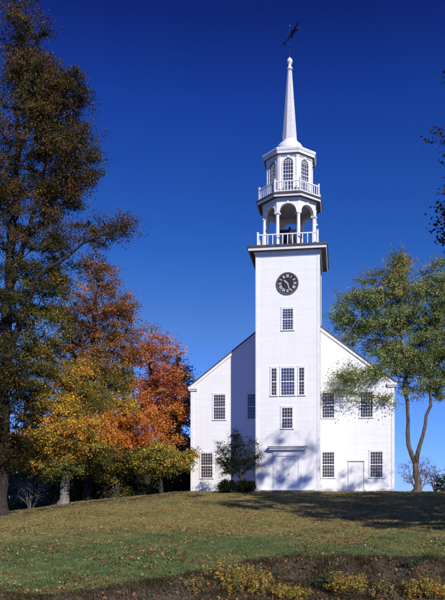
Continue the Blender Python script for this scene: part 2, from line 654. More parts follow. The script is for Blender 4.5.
# plain side door on the right of the front
mb = MB()
dx0, dx1 = 4.45, 5.52
mb.box(dx0 - .09, dx0, -.07, .0, .1, 2.30)
mb.box(dx1, dx1 + .09, -.10, .0, .1, 2.30)
mb.box(dx0 - .09, dx1 + .09, -.13, .0, 2.30, 2.40)
sd = mb.build('side_door', M['trim'], church)
mb = MB()
mb.box(dx0, dx1, -.03, .0, .1, 2.28)
mb.build('door_leaf', M['door'], sd)

# clock
CZ, CR = 14.95, .77
cy_ = tf - .02
mb = MB()
n = 48
mb.add([(CR * math.cos(2 * math.pi * k / n), cy_ - .03, CZ + CR * math.sin(2 * math.pi * k / n)) for k in range(n)], [tuple(range(n))[::-1]])
mb.add([(CR * math.cos(2 * math.pi * k / n), y, CZ + CR * math.sin(2 * math.pi * k / n)) for y in (cy_ - .03, cy_ + .02) for k in range(n)],
       [(k, (k + 1) % n, n + (k + 1) % n, n + k) for k in range(n)])
clock = mb.build('clock_face', M['dial'], church)
mb = MB()
ri, ro = CR - .05, CR + .03
vs = []
for (r_, y) in ((ri, cy_ - .034), (ri, cy_ - .06), (ro, cy_ - .06), (ro, cy_ + .02)):
    vs += [(r_ * math.cos(2 * math.pi * k / n), y, CZ + r_ * math.sin(2 * math.pi * k / n)) for k in range(n)]
mb.add(vs, [(j * n + k, j * n + (k + 1) % n, (j + 1) * n + (k + 1) % n, (j + 1) * n + k) for j in range(3) for k in range(n)])
mb.build('clock_rim', M['rim'], clock)
mb = MB()
ROM = ['I', 'II', 'III', 'IIII', 'V', 'VI', 'VII', 'VIII', 'IX', 'X', 'XI', 'XII']
wd = {'I': .052, 'V': .105, 'X': .105}


def stroke(m, c, er, et, a, b, w, y):
    (u0, v0), (u1, v1) = a, b
    p = c + et * u0 + er * v0
    q = c + et * u1 + er * v1
    d = (q - p).normalized()
    s = Vector((d.z, 0, -d.x)) * w / 2
    yy = Vector((0, y, 0))
    m.quad(p - s + yy, p + s + yy, q + s + yy, q - s + yy)


for h in range(1, 13):
    ang = math.pi / 2 - h * math.pi / 6
    er = Vector((math.cos(ang), 0, math.sin(ang)))
    et = Vector((math.sin(ang), 0, -math.cos(ang)))
    c0 = Vector((0, 0, CZ)) + er * (CR * .70)
    s = ROM[h - 1]
    tot = sum(wd[k] for k in s)
    u = -tot / 2
    k_ = 0
    mb = MB()
    for ch in s:
        w_ = wd[ch]
        hh = .105
        y = cy_ - .036 - .0006 * k_
        k_ += 1
        if ch == 'I':
            stroke(mb, c0, er, et, (u + w_ / 2, -hh), (u + w_ / 2, hh), .032, y)
        elif ch == 'V':
            stroke(mb, c0, er, et, (u + .012, hh), (u + w_ / 2, -hh), .034, y)
            stroke(mb, c0, er, et, (u + w_ - .012, hh), (u + w_ / 2, -hh), .02, y - .0003)
        else:
            stroke(mb, c0, er, et, (u + .012, hh), (u + w_ - .012, -hh), .034, y)
            stroke(mb, c0, er, et, (u + w_ - .012, hh), (u + .012, -hh), .02, y - .0003)
        u += w_
    mb.build('numeral', M['numeral'], clock)
for (ang, ln, w_, dy) in ((90 - (10 + 27 / 60) * 30, .36, .075, .048), (90 - 27 * 6, .60, .052, .055)):
    mb = MB()
    d = Vector((math.cos(R(ang)), 0, math.sin(R(ang))))
    s = Vector((d.z, 0, -d.x))
    c0 = Vector((0, cy_ - dy, CZ))
    pts = [c0 - d * .1 - s * w_ * .4, c0 - d * .1 + s * w_ * .4, c0 + d * ln * .7 + s * w_ * .55, c0 + d * ln, c0 + d * ln * .7 - s * w_ * .55]
    mb.add(pts, [(0, 1, 2, 3, 4)])
    mb.build('clock_hand', M['numeral'], clock)

# ---------------- belfry
OC = (0, TC)          # octagon centre
mb = MB()
mb.lathe([(2.0, DECK - .06), (2.0, DECK + .04)], 8, 0, TC, True)
mb.build('belfry_floor', M['soffit'], church)
CRR = 1.98
cols = []
SPR = 20.22
mbc = MB()
mbc.box(-.17, .17, -.17, .17, 0, .16)
mbc.lathe([(.165, .161), (.165, .22), (.14, .26), (.135, .30), (.138, 1.0), (.118, SPR - DECK - .26), (.13, SPR - DECK - .24), (.13, SPR - DECK - .2),
           (.15, SPR - DECK - .12)], 16)
mbc.box(-.175, .175, -.175, .175, SPR - DECK - .119, SPR - DECK)
cm = mbc.mesh('column', M['trim'])
for k in range(8):
    a = -math.pi / 2 + (k + .5) * math.pi / 4
    o = bpy.data.objects.new('column', cm)
    COL.objects.link(o)
    o.parent = church
    o.location = (CRR * math.cos(a), TC + CRR * math.sin(a), DECK + .04)
    o.rotation_euler = (0, 0, a)
# arcade of eight arches
ATOP = 21.2
APO = CRR * math.cos(math.pi / 8)
HF = CRR * math.sin(math.pi / 8)
mb = MB()
for k in range(8):
    a = -math.pi / 2 + k * math.pi / 4
    nrm = Vector((math.cos(a), math.sin(a), 0))
    u = Vector((-math.sin(a), math.cos(a), 0))
    base = Vector((0, TC, 0))
    ra = HF - .15
    zs = SPR + .05
    NA = 14
    for (off, flip) in ((.13, False), (-.13, True)):
        hw = HF + off * math.tan(math.pi / 8)
        P = lambda s, z: base + nrm * (APO + off) + u * s + Vector((0, 0, z))
        curve = [(-ra * math.cos(math.pi * i / NA), zs + ra * 1.0 * math.sin(math.pi * i / NA)) for i in range(NA + 1)]
        top = [(-hw + 2 * hw * i / NA, ATOP) for i in range(NA + 1)]
        for i in range(NA):
            q = [P(*curve[i]), P(*curve[i + 1]), P(*top[i + 1]), P(*top[i])]
            mb.quad(*(q[::-1] if flip else q))
        for (s0, s1, t0) in ((-hw, -ra, top[0]), (ra, hw, top[-1])):
            q = [P(s0, zs - .06), P(s1, zs - .06), P(s1, zs), P(s0, zs)]
            mb.quad(*(q[::-1] if flip else q))
        mb.add([P(-hw, zs), P(-ra, zs), P(-hw, ATOP)], [(0, 1, 2)])
        mb.add([P(hw, zs), P(hw, ATOP), P(ra, zs)], [(0, 1, 2)])
    for i in range(NA):
        s0, z0 = -ra * math.cos(math.pi * i / NA), zs + ra * math.sin(math.pi * i / NA)
        s1, z1 = -ra * math.cos(math.pi * (i + 1) / NA), zs + ra * math.sin(math.pi * (i + 1) / NA)
        Q = lambda s, z, o_: base + nrm * (APO + o_) + u * s + Vector((0, 0, z))
        mb.quad(Q(s0, z0, .13), Q(s0, z0, -.13), Q(s1, z1, -.13), Q(s1, z1, .13))
    # archivolt moulding standing proud, and keystone
    for i in range(NA):
        t0, t1 = math.pi * i / NA, math.pi * (i + 1) / NA
        r0, r1 = ra + .005, ra + .09
        Q = lambda r_, t, o_: base + nrm * (APO + o_) + u * (-r_ * math.cos(t)) + Vector((0, 0, zs + r_ * math.sin(t)))
        mb.quad(Q(r0, t0, .155), Q(r0, t1, .155), Q(r1, t1, .155), Q(r1, t0, .155))
        mb.quad(Q(r1, t0, .155), Q(r1, t1, .155), Q(r1, t1, .131), Q(r1, t0, .131))
        mb.quad(Q(r0, t0, .155), Q(r0, t0, .1), Q(r0, t1, .1), Q(r0, t1, .155))
    kc = base + nrm * (APO + .16) + Vector((0, 0, zs + ra + .09))
    mb.bar(kc - Vector((0, 0, .11)), kc + Vector((0, 0, .11)), .13, .06, up=nrm)
mb.build('arcade', M['trim'], church)
mb = MB()
mb.lathe([(APO - .132, ATOP - .06), (APO * .8, ATOP + .02), (.3, ATOP + .08), (.02, ATOP + .08)], 8, 0, TC, True)
mb.build('belfry_ceiling', M['plaster'], church)

# upper deck with its eave
UA = 2.36
mb = MB()
mb.lathe([(APO + .135, ATOP - .02), (APO + .16, ATOP - .02), (APO + .19, ATOP + .06)], 8, 0, TC, True, cap=False)
mb.build('frieze', M['trim'], church)
mb = MB()
mb.lathe([(APO - .1, ATOP + .061), (UA - .05, ATOP + .061), (UA - .05, ATOP + .08)], 8, 0, TC, True, cap=False)
mb.build('soffit', M['soffit'], church)
mb = MB()
mb.lathe([(UA - .07, ATOP + .058), (UA - .04, ATOP + .058), (UA - .02, ATOP + .17), (UA + .02, ATOP + .20), (UA + .02, ATOP + .22)], 8, 0, TC, True, cap=False)
mb.build('cornice', M['trim'], church)
mb = MB()
UD = ATOP + .36
mb.lathe([(UA - .2, ATOP + .221), (UA + .06, ATOP + .221), (UA + .06, ATOP + .33), (UA - .15, UD), (.2, UD)], 8, 0, TC, True)
mb.build('deck_roof', M['cap'], church)


# balustrades
def balustrade(corners, z0, h, spacing, post_w, bw):
    n_ = len(corners)
    m = MB()
    for i in range(n_):
        p, q = Vector(corners[i]), Vector(corners[(i + 1) % n_])
        m.bar(p + Vector((0, 0, z0 + h - .05)), q + Vector((0, 0, z0 + h - .05)), .085, .075)
        m.bar(p + Vector((0, 0, z0 + .14)), q + Vector((0, 0, z0 + .14)), .065, .075)
    root = m.build('balustrade', M['trim'], church)
    m = MB()
    m.box(-post_w / 2, post_w / 2, -post_w / 2, post_w / 2, 0, h + .09)
    m.box(-post_w / 2 - .02, post_w / 2 + .02, -post_w / 2 - .02, post_w / 2 + .02, h + .091, h + .14)
    pm = m.mesh('post', M['trim'])
    m = MB()
    m.box(-bw / 2, bw / 2, -bw / 2, bw / 2, .178, h - .088)
    bm_ = m.mesh('baluster', M['trim'])
    for i in range(n_):
        p, q = Vector(corners[i]), Vector(corners[(i + 1) % n_])
        d = q - p
        rz = math.atan2(d.y, d.x)
        o = bpy.data.objects.new('post', pm)
        COL.objects.link(o)
        o.parent = root
        o.location = p + Vector((0, 0, z0))
        o.rotation_euler = (0, 0, rz)
        c = max(2, round(d.length / spacing))
        for j in range(1, c):
            o = bpy.data.objects.new('baluster', bm_)
            COL.objects.link(o)
            o.parent = root
            o.location = p + d * (j / c) + Vector((0, 0, z0))
            o.rotation_euler = (0, 0, rz)


RW = 2.15
balustrade([(-RW, TC - RW, 0), (RW, TC - RW, 0), (RW, TC + RW, 0), (-RW, TC + RW, 0)], DECK - .02, .98, .345, .13, .06)
ur = 2.2 / math.cos(math.pi / 8)
balustrade([(ur * math.cos(-math.pi / 2 + (k + .5) * math.pi / 4), TC + ur * math.sin(-math.pi / 2 + (k + .5) * math.pi / 4), 0) for k in range(8)],
           UD - .02, .88, .215, .10, .055)

# lantern
LA = 1.64
LTOP = 24.52
mb = MB()
mb.lathe([(LA, UD - .02), (LA, LTOP)], 8, 0, TC, True, cap=False)
lh = LA * math.tan(math.pi / 8)
lr = LA / math.cos(math.pi / 8)
mb.build('lantern_wall', M['trim'], church)
mb = MB()
for k in range(8):
    a = -math.pi / 2 + (k + .5) * math.pi / 4
    c = Vector((lr * math.cos(a), TC + lr * math.sin(a), 0))
    d = Vector((math.cos(a), math.sin(a), 0))
    mb.bar(c - d * .03 + Vector((0, 0, UD)), c - d * .03 + Vector((0, 0, LTOP - .12)), .2, .12, up=d)
    mb.bar(c - d * .03 + Vector((0, 0, LTOP - .119)), c - d * .03 + Vector((0, 0, LTOP - .01)), .26, .18, up=d)
mb.build('pilaster', M['trim'], church)
LW, LZ0, LZS = .70, 22.05, 23.95      # window width, sill, springing
lap = LW / 2
mcas, msash, mpane = MB(), MB(), MB()
cw = .085
NA = 14
h_ = LZS - LZ0
mcas.box(-lap - cw, -lap, -.05, .02, 0, h_)
mcas.box(lap, lap + cw, -.05, .02, 0, h_)
mcas.box(-lap - cw - .03, lap + cw + .03, -.08, .02, -.08, -.001)
for i in range(NA):
    t0, t1 = math.pi * i / NA, math.pi * (i + 1) / NA
    Q = lambda r_, t, y: (-r_ * math.cos(t), y, h_ + r_ * math.sin(t))
    mcas.quad(Q(lap, t0, -.05), Q(lap, t1, -.05), Q(lap + cw, t1, -.05), Q(lap + cw, t0, -.05))
    mcas.quad(Q(lap + cw, t0, -.05), Q(lap + cw, t1, -.05), Q(lap + cw, t1, .02), Q(lap + cw, t0, .02))
    mcas.quad(Q(lap, t0, -.05), Q(lap, t0, .02), Q(lap, t1, .02), Q(lap, t1, -.05))
mcas.box(-.06, .06, -.09, .0, h_ + lap + .01, h_ + lap + .17)
pts = [(-lap, -.012, 0), (lap, -.012, 0)] + [(lap * math.cos(math.pi * i / NA), -.012, h_ + lap * math.sin(math.pi * i / NA)) for i in range(NA + 1)]
mpane.add(pts, [tuple(range(len(pts)))])
for i in range(1, 4):
    x = -lap + LW * i / 4
    msash.box(x - .011, x + .011, -.03, -.014, 0, h_ + .17)
for j in range(1, 8):
    z = h_ * j / 7
    b = .022 if j != 4 else .045
    msash.box(-lap, lap, -.031, -.0135, z - b / 2, z + b / 2)
for i in range(NA):
    t0, t1 = math.pi * i / NA, math.pi * (i + 1) / NA
    Q = lambda r_, t, y: (-r_ * math.cos(t), y, h_ + r_ * math.sin(t))
    msash.quad(Q(.165, t0, -.03), Q(.165, t1, -.03), Q(.19, t1, -.03), Q(.19, t0, -.03))
for a_ in (30, 60, 90, 120, 150):
    d = Vector((math.cos(R(a_)), 0, math.sin(R(a_))))
    msash.bar(Vector((0, -.022, h_)) + d * .19, Vector((0, -.022, h_)) + d * lap, .022, .014, up=Vector((0, 1, 0)))
lm = [('lantern_window', mcas.mesh('lantern_window', M['trim'])), ('sash', msash.mesh('sash', M['trim'])), ('pane', mpane.mesh('pane', M['glass_sky']))]
for k in range(8):
    a = -math.pi / 2 + k * math.pi / 4
    root = None
    for nme, me in lm:
        o = bpy.data.objects.new(nme, me)
        COL.objects.link(o)
        if root is None:
            root = o
            o.parent = church
            o.location = ((LA + .004) * math.cos(a), TC + (LA + .004) * math.sin(a), LZ0)
            o.rotation_euler = (0, 0, a + math.pi / 2)
        else:
            o.parent = root
# lantern cornice
LC = 1.92
mb = MB()
mb.lathe([(LA + .01, LTOP - .1), (LA + .06, LTOP - .1), (LA + .06, LTOP), (LA + .1, LTOP + .06)], 8, 0, TC, True, cap=False)
mb.build('frieze', M['trim'], church)
mb = MB()
mb.lathe([(LA - .05, LTOP + .061), (LC - .05, LTOP + .061), (LC - .05, LTOP + .08)], 8, 0, TC, True, cap=False)
mb.build('soffit', M['soffit'], church)
mb = MB()
mb.lathe([(LC - .06, LTOP + .058), (LC - .04, LTOP + .058), (LC - .02, LTOP + .22), (LC + .03, LTOP + .27), (LC + .03, LTOP + .34), (LC + .05, LTOP + .35),
          (LC + .05, LTOP + .45)], 8, 0, TC, True, cap=False)
mb.build('cornice', M['trim'], church)
mb = MB()
mb.lathe([(LC + .051, LTOP + .451), (1.0, LTOP + .93), (.9, LTOP + .93)], 8, 0, TC, True)
mb.build('lantern_roof', M['cap'], church)
# bell-cast dome and spire
mb = MB()
Z0 = 25.4
mb.lathe([(1.04, Z0), (1.06, Z0 + .06), (1.06, Z0 + .16), (1.0, Z0 + .2), (.99, Z0 + .34), (.93, Z0 + .48), (.82, Z0 + .60), (.70, Z0 + .69), (.60, Z0 + .75),
          (.585, Z0 + .80), (.585, Z0 + .88)], 32, 0, TC)
mb.build('dome', M['trim'], church, smooth=False)
prof = []
zs0, zs1 = Z0 + .885, 31.68
NC = 30
for i in range(NC):
    t = i / NC
    t1 = (i + 1) / NC
    f_ = lambda t: .535 + (.155 - .535) * t
    prof.append((f_(t) + .006, zs0 + (zs1 - zs0) * t))
    prof.append((f_(t1) + .0, zs0 + (zs1 - zs0) * (t1 - .02)))
    prof.append((f_(t1) + .004, zs0 + (zs1 - zs0) * (t1 - .0195)))
mb = MB()
mb.lathe(prof, 8, 0, TC, True)
mb.build('spire', M['spire'], church)
mb = MB()
mb.lathe([(.165, 31.68), (.21, 31.72), (.21, 31.80), (.15, 31.87), (.115, 31.97), (.115, 32.09), (.15, 32.15), (.2, 32.23), (.215, 32.31), (.2, 32.41),
          (.14, 32.50), (.05, 32.55), (.04, 32.63)], 20, 0, TC)
mb.build('finial', M['trim'], church, smooth=True)
# weathervane: arrow shaft with a swallow-tailed banner
mb = MB()
VZ = 34.3
mb.tube([(0, TC, 32.5), (0, TC, 34.95)], [.016, .011], 8)
vane = mb.build('weathervane', M['iron'], church)
mb = MB()
mb.lathe([(.01, 34.94), (.045, 34.96), (.062, 35.0), (.045, 35.04), (.01, 35.06)], 12, 0, TC)
mb.build('ball', M['gold'], vane, smooth=True)
mb = MB()


def plate(m, pts, t=.025):
    k = len(pts)
    vs = [(x, -t, z) for x, z in pts] + [(x, t, z) for x, z in pts]
    m.add(vs, [tuple(range(k)), tuple(range(k, 2 * k))[::-1]] + [(i, k + i, k + (i + 1) % k, (i + 1) % k) for i in range(k)])


mb.tube([(-1.2, 0, 0), (.6, 0, 0)], [.03, .03], 6)
plate(mb, [(-1.5, 0), (-1.12, .2), (-1.2, 0), (-1.12, -.2)])
plate(mb, [(-.45, -.06), (-.3, -.2), (.1, -.26), (.45, -.17), (1.35, -.32), (1.3, -.2), (.6, .0), (1.3, .24), (1.4, .36), (.45, .2), (.1, .28), (-.3, .22), (-.45, .06)])
arrow = mb.build('arrow', M['iron'], vane, loc=(.1, TC, VZ), rz=R(-58))
arrow.scale = (.85, 1, .9)

# bell hanging in the belfry
bp_ = church.location + Matrix.Rotation(-THETA, 3, 'Z') @ Vector((0.0, TC, 0))
bell = thing('bell', 'dark bronze bell hanging inside the open belfry behind the white railing', 'bell', loc=(bp_.x, bp_.y, DECK + .43), rz=-THETA)
bell.scale = (1.35, 1.35, 1.35)
mb = MB()
mb.lathe([(.50, .12), (.52, .14), (.46, .26), (.37, .45), (.33, .70), (.31, .86), (.24, .95), (.1, 1.0), (.02, 1.0)], 24)
mb.build('bell_body', M['bronze'], bell, smooth=True)
mb = MB()
mb.box(-.62, .62, -.07, .07, 1.0, 1.16)
mb.lathe([(.08, .99), (.06, 1.3), (.03, 1.32)], 10)
mb.build('yoke', M['iron'], bell)
for s in (-1, 1):
    mb = MB()
    mb.bar((s * .62, -.35, -.29), (s * .62, 0, 1.05), .07, .07, up=Vector((1, 0, 0)))
    mb.bar((s * .62, .35, -.29), (s * .62, 0, 1.05), .07, .07, up=Vector((1, 0, 0)))
    mb.build('bell_frame', M['iron'], bell)


# ------------------------------------------------------------------ trees
def frames(nrm, rng):
    r = rng.normal(size=nrm.shape)
    a = np.cross(nrm, r)
    a /= np.linalg.norm(a, axis=1, keepdims=True) + 1e-9
    b = np.cross(nrm, a)
    return a, b


def leaf_quads(P, rng, size, up=0.5, outward=None, aspect=.62, jitter=.35):
    n_ = len(P)
    nrm = rng.normal(size=(n_, 3))
    nrm /= np.linalg.norm(nrm, axis=1, keepdims=True)
    nrm[:, 2] += up
    if outward is not None:
        nrm += outward
    nrm /= np.linalg.norm(nrm, axis=1, keepdims=True) + 1e-9
    a, b = frames(nrm, rng)
    s = size * (1 + jitter * rng.uniform(-1.2, 1.2, (n_, 1)))
    a = a * s
    b = b * s * aspect
    fold = nrm * s * .18
    return np.stack([P - a * .5, P + b * .5 + fold - a * .05, P + a * .5, P - b * .5 + fold - a * .05], 1)


def pick_colors(rng, pal, k):
    cols_ = np.array([c for c, w in pal])
    w = np.array([w for c, w in pal], float)
    return cols_[rng.choice(len(pal), size=k, p=w / w.sum())]


def make_tree(name, label, cat, base, stems, blobs, leaf, seed, bark, group=None, clump_r=.55, rtip=.012, expo=.5, twigs=0, up=.5,
              crown_name='crown', trunk_name='trunk', gain=1.0, dens=1.0, fine=1.0, sides=5):
    """base: world xyz.  stems: list of (points in world, radii).  blobs: (centre, radii, clumps, leaves per clump, palette)"""
    rng = np.random.default_rng(seed)
    base = np.array(base, float)
    root = thing(name, label, cat, loc=tuple(base), group=group)
    mbt = MB()
    nodes, par, fixed = [], [], []
    for pts, rad in stems:
        pts = [np.array(p, float) - base for p in pts]
        # subdivide with a little wander
        rad = list(rad)
        if np.linalg.norm(pts[0][:2]) < .2 and pts[0][2] < 0:
            rad[0] *= 1.45
        P2, R2 = [], []
        for i in range(len(pts) - 1):
            L_ = np.linalg.norm(pts[i + 1] - pts[i])
            k = max(2, int(L_ / .7))
            for j in range(k):
                t = j / k
                p = pts[i] * (1 - t) + pts[i + 1] * t
                if not (i == 0 and j == 0):
                    p = p + rng.normal(size=3) * .035 * min(L_, 2.5) * np.array([1, 1, .2])
                P2.append(p)
                R2.append((rad[i] * (1 - t) + rad[i + 1] * t) * rng.uniform(.92, 1.08))
        P2.append(pts[-1])
        R2.append(rad[-1])
        mbt.tube(P2, R2, 10)
        b0 = len(nodes)
        for i, p in enumerate(P2):
            nodes.append(p)
            par.append(b0 + i - 1 if i else -1)
            fixed.append(True)
    clumps = []
    for (c, r, ncl, nl, pal) in blobs:
        c = np.array(c, float) - base
        r = np.array(r, float)
        ncl = max(2, int(ncl * dens))
        d = rng.normal(size=(ncl, 3))
        d /= np.linalg.norm(d, axis=1, keepdims=True)
        q = rng.uniform(0, 1, (ncl, 1)) ** (1 / 2.4)
        pts = c + d * q * r
        nl = nl * 1.5 / fine ** 1.6
        ncl = int(ncl * .84)
        for p, dd in zip(pts, d):
            clumps.append((p, nl, pal, dd))
    tn = np.array(nodes)
    dist = [np.min(np.linalg.norm(tn - p, axis=1)) for p, *_ in clumps]
    order = np.argsort(dist)
    N = len(nodes)
    cap_ = N + len(clumps) * 14
    arr = np.zeros((cap_, 3))
    arr[:N] = tn
    ends = []
    for ci in order:
        p = clumps[ci][0]
        dv = arr[:N] - p
        cost = np.linalg.norm(dv, axis=1) + 1.0 * np.maximum(0, dv[:, 2] + .25 * np.linalg.norm(dv[:, :2], axis=1))
        j = int(np.argmin(cost))
        q = arr[j].copy()
        L_ = np.linalg.norm(p - q)
        k = int(min(10, max(1, L_ / .55)))
        bend = rng.normal(size=3) * .1 * L_ + np.array([0, 0, .10 * L_])
        prev = j
        for s in range(1, k + 1):
            t = s / k
            pos = q * (1 - t) + p * t + bend * t * (1 - t) * 2
            arr[N] = pos
            nodes.append(pos)
            par.append(prev)
            fixed.append(False)
            prev = N
            N += 1
        ends.append(prev)
    cnt = np.zeros(N)
    for e in ends:
        cnt[e] += 1
    for i in range(N - 1, -1, -1):
        if par[i] >= 0 and not fixed[i]:
            cnt[par[i]] += cnt[i]
    rad = rtip * np.maximum(cnt, 1) ** expo
    mbb = mbt
    for i in range(N):
        if fixed[i]:
            continue
        p, q = Vector(arr[par[i]]), Vector(arr[i])
        if (q - p).length < 1e-4:
            continue
        r0 = rad[i] * 1.12 if fixed[par[i]] else min(rad[par[i]], rad[i] * 1.4)
        mbb.tube([p, q], [r0, rad[i]], sides, cap=False)
    LP, LO, LC_ = [], [], []
    for p, nl, pal, dd in clumps:
        if twigs:
            for _ in range(twigs):
                d = rng.normal(size=3) * .6 + dd * .8 + np.array([0, 0, .5])
                d /= np.linalg.norm(d)
                mbb.tube([p, p + d * clump_r * rng.uniform(.6, 1.4)], [rtip, rtip * .4], 3, cap=False)
        if nl:
            n_ = int(nl * rng.uniform(.55, 1.45))
            # leaves strung along a few sprays leaving the clump
            ns = 6
            sd_ = rng.normal(size=(ns, 3)) + dd * .6
            sd_ /= np.linalg.norm(sd_, axis=1, keepdims=True)
            sd_[:, 2] = sd_[:, 2] * .42 + .06
            which = rng.integers(0, ns, n_)
            t = rng.uniform(0, 1, (n_, 1)) ** .7
            cr = clump_r * rng.uniform(.6, 1.5)
            P = p + sd_[which] * t * cr * 1.65 + rng.normal(size=(n_, 3)) * cr * (.11 + .16 * t)
            P[:, 2] -= .22 * cr * t[:, 0] ** 2
            LP.append(P)
            LO.append(np.repeat(dd[None, :] * .5, n_, 0))
            basec = pick_colors(rng, pal, 1)[0]
            cl = np.where(rng.uniform(size=(n_, 1)) < .8, basec[None, :], pick_colors(rng, pal, n_))
            cl = cl * rng.uniform(.78, 1.22, (n_, 1)) * rng.uniform(.75, 1.25)
            LC_.append(cl)
    tr = mbb.build(trunk_name, bark, root, smooth=True)
    if LP:
        P = np.concatenate(LP)
        V = leaf_quads(P, rng, leaf * .88 * fine, up, np.concatenate(LO))
        np_mesh(crown_name, V, 4, np.clip(np.concatenate(LC_) * gain, 0, .9), M['leaf'], root)
    return root


def pb(px, py, rx, ry, Y, ncl, nl, pal, dy=0.0, ryd=None):
    """blob from where it stands: centre at depth Y+dy"""
    c = at(px, py, Y + dy)
    k = (Y + dy) / F
    return (c, (rx * k, (ryd if ryd else max(rx * k, ry * k * .8)), ry * k), ncl, nl, pal)


def gp(px, Y):
    x = (px - PX) / F * Y
    return np.array([x, Y, float(ground_z(x, Y))])


OLIVE = [((.058, .044, .015), 4), ((.036, .032, .012), 4), ((.095, .056, .018), 3), ((.12, .05, .018), 1.5), ((.062, .062, .016), 2)]
OLIVE2 = [((.045, .042, .012), 4), ((.026, .025, .009), 3), ((.08, .052, .014), 2), ((.10, .085, .016), 1.5)]
MIXY = [((.20, .13, .018), 3), ((.08, .085, .018), 3), ((.13, .10, .02), 3), ((.05, .06, .018), 2)]
RUST = [((.20, .085, .026), 3), ((.13, .062, .022), 3), ((.10, .07, .03), 2), ((.26, .11, .02), 2)]
GOLD = [((.34, .215, .025), 5), ((.26, .16, .022), 3), ((.15, .13, .025), 2), ((.075, .085, .022), 1.6), ((.36, .15, .025), 2)]
ORANGE = [((.36, .15, .03), 4), ((.32, .10, .03), 3), ((.22, .06, .028), 1.5), ((.40, .17, .025), 2), ((.13, .05, .03), 1)]
REDOR = [((.31, .095, .042), 4), ((.22, .06, .036), 1.5), ((.35, .14, .042), 4), ((.17, .11, .035), .7), ((.12, .035, .028), 2)]
YELG = [((.27, .20, .03), 3), ((.16, .14, .028), 3), ((.10, .105, .03), 2), ((.32, .19, .03), 1)]
GREEN = [((.088, .113, .038), 4), ((.055, .074, .028), 4), ((.13, .145, .05), 4), ((.16, .13, .045), 1)]
GREENO = [((.10, .11, .038), 4), ((.16, .145, .045), 3), ((.19, .115, .045), .8), ((.06, .075, .028), 2)]
DKGREEN = [((.018, .026, .012), 4), ((.028, .036, .016), 3), ((.05, .05, .022), 1)]
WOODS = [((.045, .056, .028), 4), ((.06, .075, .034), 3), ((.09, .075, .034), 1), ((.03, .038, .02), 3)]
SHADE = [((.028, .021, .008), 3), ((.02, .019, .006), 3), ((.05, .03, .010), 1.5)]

GT = 'autumn trees left of the church'
# big dark tree at the left edge
Y = 47.0
b = gp(1, Y)
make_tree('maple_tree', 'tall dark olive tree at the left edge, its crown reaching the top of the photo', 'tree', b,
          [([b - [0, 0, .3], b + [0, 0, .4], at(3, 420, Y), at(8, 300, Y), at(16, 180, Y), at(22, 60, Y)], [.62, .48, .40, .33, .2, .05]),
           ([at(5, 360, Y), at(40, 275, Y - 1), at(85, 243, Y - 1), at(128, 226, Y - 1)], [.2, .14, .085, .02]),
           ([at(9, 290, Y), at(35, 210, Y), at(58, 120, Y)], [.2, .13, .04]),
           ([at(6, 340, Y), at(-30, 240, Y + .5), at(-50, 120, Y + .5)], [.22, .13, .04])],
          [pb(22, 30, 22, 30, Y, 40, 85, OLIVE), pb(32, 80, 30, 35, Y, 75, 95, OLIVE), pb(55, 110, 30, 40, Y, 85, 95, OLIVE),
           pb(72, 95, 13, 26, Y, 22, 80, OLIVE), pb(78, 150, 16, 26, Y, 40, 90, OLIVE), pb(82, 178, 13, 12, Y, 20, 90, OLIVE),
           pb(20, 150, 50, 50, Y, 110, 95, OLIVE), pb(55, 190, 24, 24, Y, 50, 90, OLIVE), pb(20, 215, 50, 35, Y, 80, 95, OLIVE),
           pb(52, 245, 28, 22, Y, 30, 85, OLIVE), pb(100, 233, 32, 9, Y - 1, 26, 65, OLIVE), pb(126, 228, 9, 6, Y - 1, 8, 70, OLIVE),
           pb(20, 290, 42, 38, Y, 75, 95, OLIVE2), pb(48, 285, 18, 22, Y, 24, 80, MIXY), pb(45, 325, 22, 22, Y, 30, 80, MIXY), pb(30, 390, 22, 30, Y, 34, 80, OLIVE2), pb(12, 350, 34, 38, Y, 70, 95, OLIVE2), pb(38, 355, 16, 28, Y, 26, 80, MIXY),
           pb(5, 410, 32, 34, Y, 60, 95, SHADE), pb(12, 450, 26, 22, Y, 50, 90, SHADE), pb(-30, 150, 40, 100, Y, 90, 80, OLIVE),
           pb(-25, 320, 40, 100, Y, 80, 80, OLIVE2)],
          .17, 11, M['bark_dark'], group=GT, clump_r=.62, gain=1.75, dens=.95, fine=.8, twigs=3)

# rust brown tree behind
Y = 54.0
b = gp(88, Y)
make_tree('rust_tree', 'thinly leaved rust brown tree rising between the dark tree and the red maple', 'tree', b,
          [([b - [0, 0, .3], b + [0, 0, .6], at(89, 430, Y), at(94, 350, Y), at(99, 275, Y)], [.42, .33, .28, .17, .04]),
           ([at(90, 420, Y), at(112, 350, Y), at(122, 305, Y)], [.16, .09, .03]), ([at(90, 410, Y), at(72, 350, Y), at(68, 310, Y)], [.15, .09, .03])],
          [pb(96, 288, 20, 24, Y, 34, 60, RUST), pb(108, 325, 22, 26, Y, 42, 65, RUST), pb(76, 325, 22, 30, Y, 42, 62, RUST),
           pb(95, 360, 32, 30, Y, 70, 75, RUST), pb(120, 305, 14, 16, Y, 20, 60, RUST), pb(92, 264, 12, 14, Y, 12, 45, OLIVE), pb(122, 345, 12, 22, Y, 22, 60, RUST), pb(120, 380, 14, 18, Y, 24, 65, MIXY),
           pb(100, 395, 30, 24, Y, 50, 75, MIXY), pb(60, 365, 18, 22, Y, 26, 70, MIXY)],
          .18, 12, M['bark_dark'], group=GT, clump_r=.62, gain=2.1, dens=1.2, fine=.78, twigs=3)

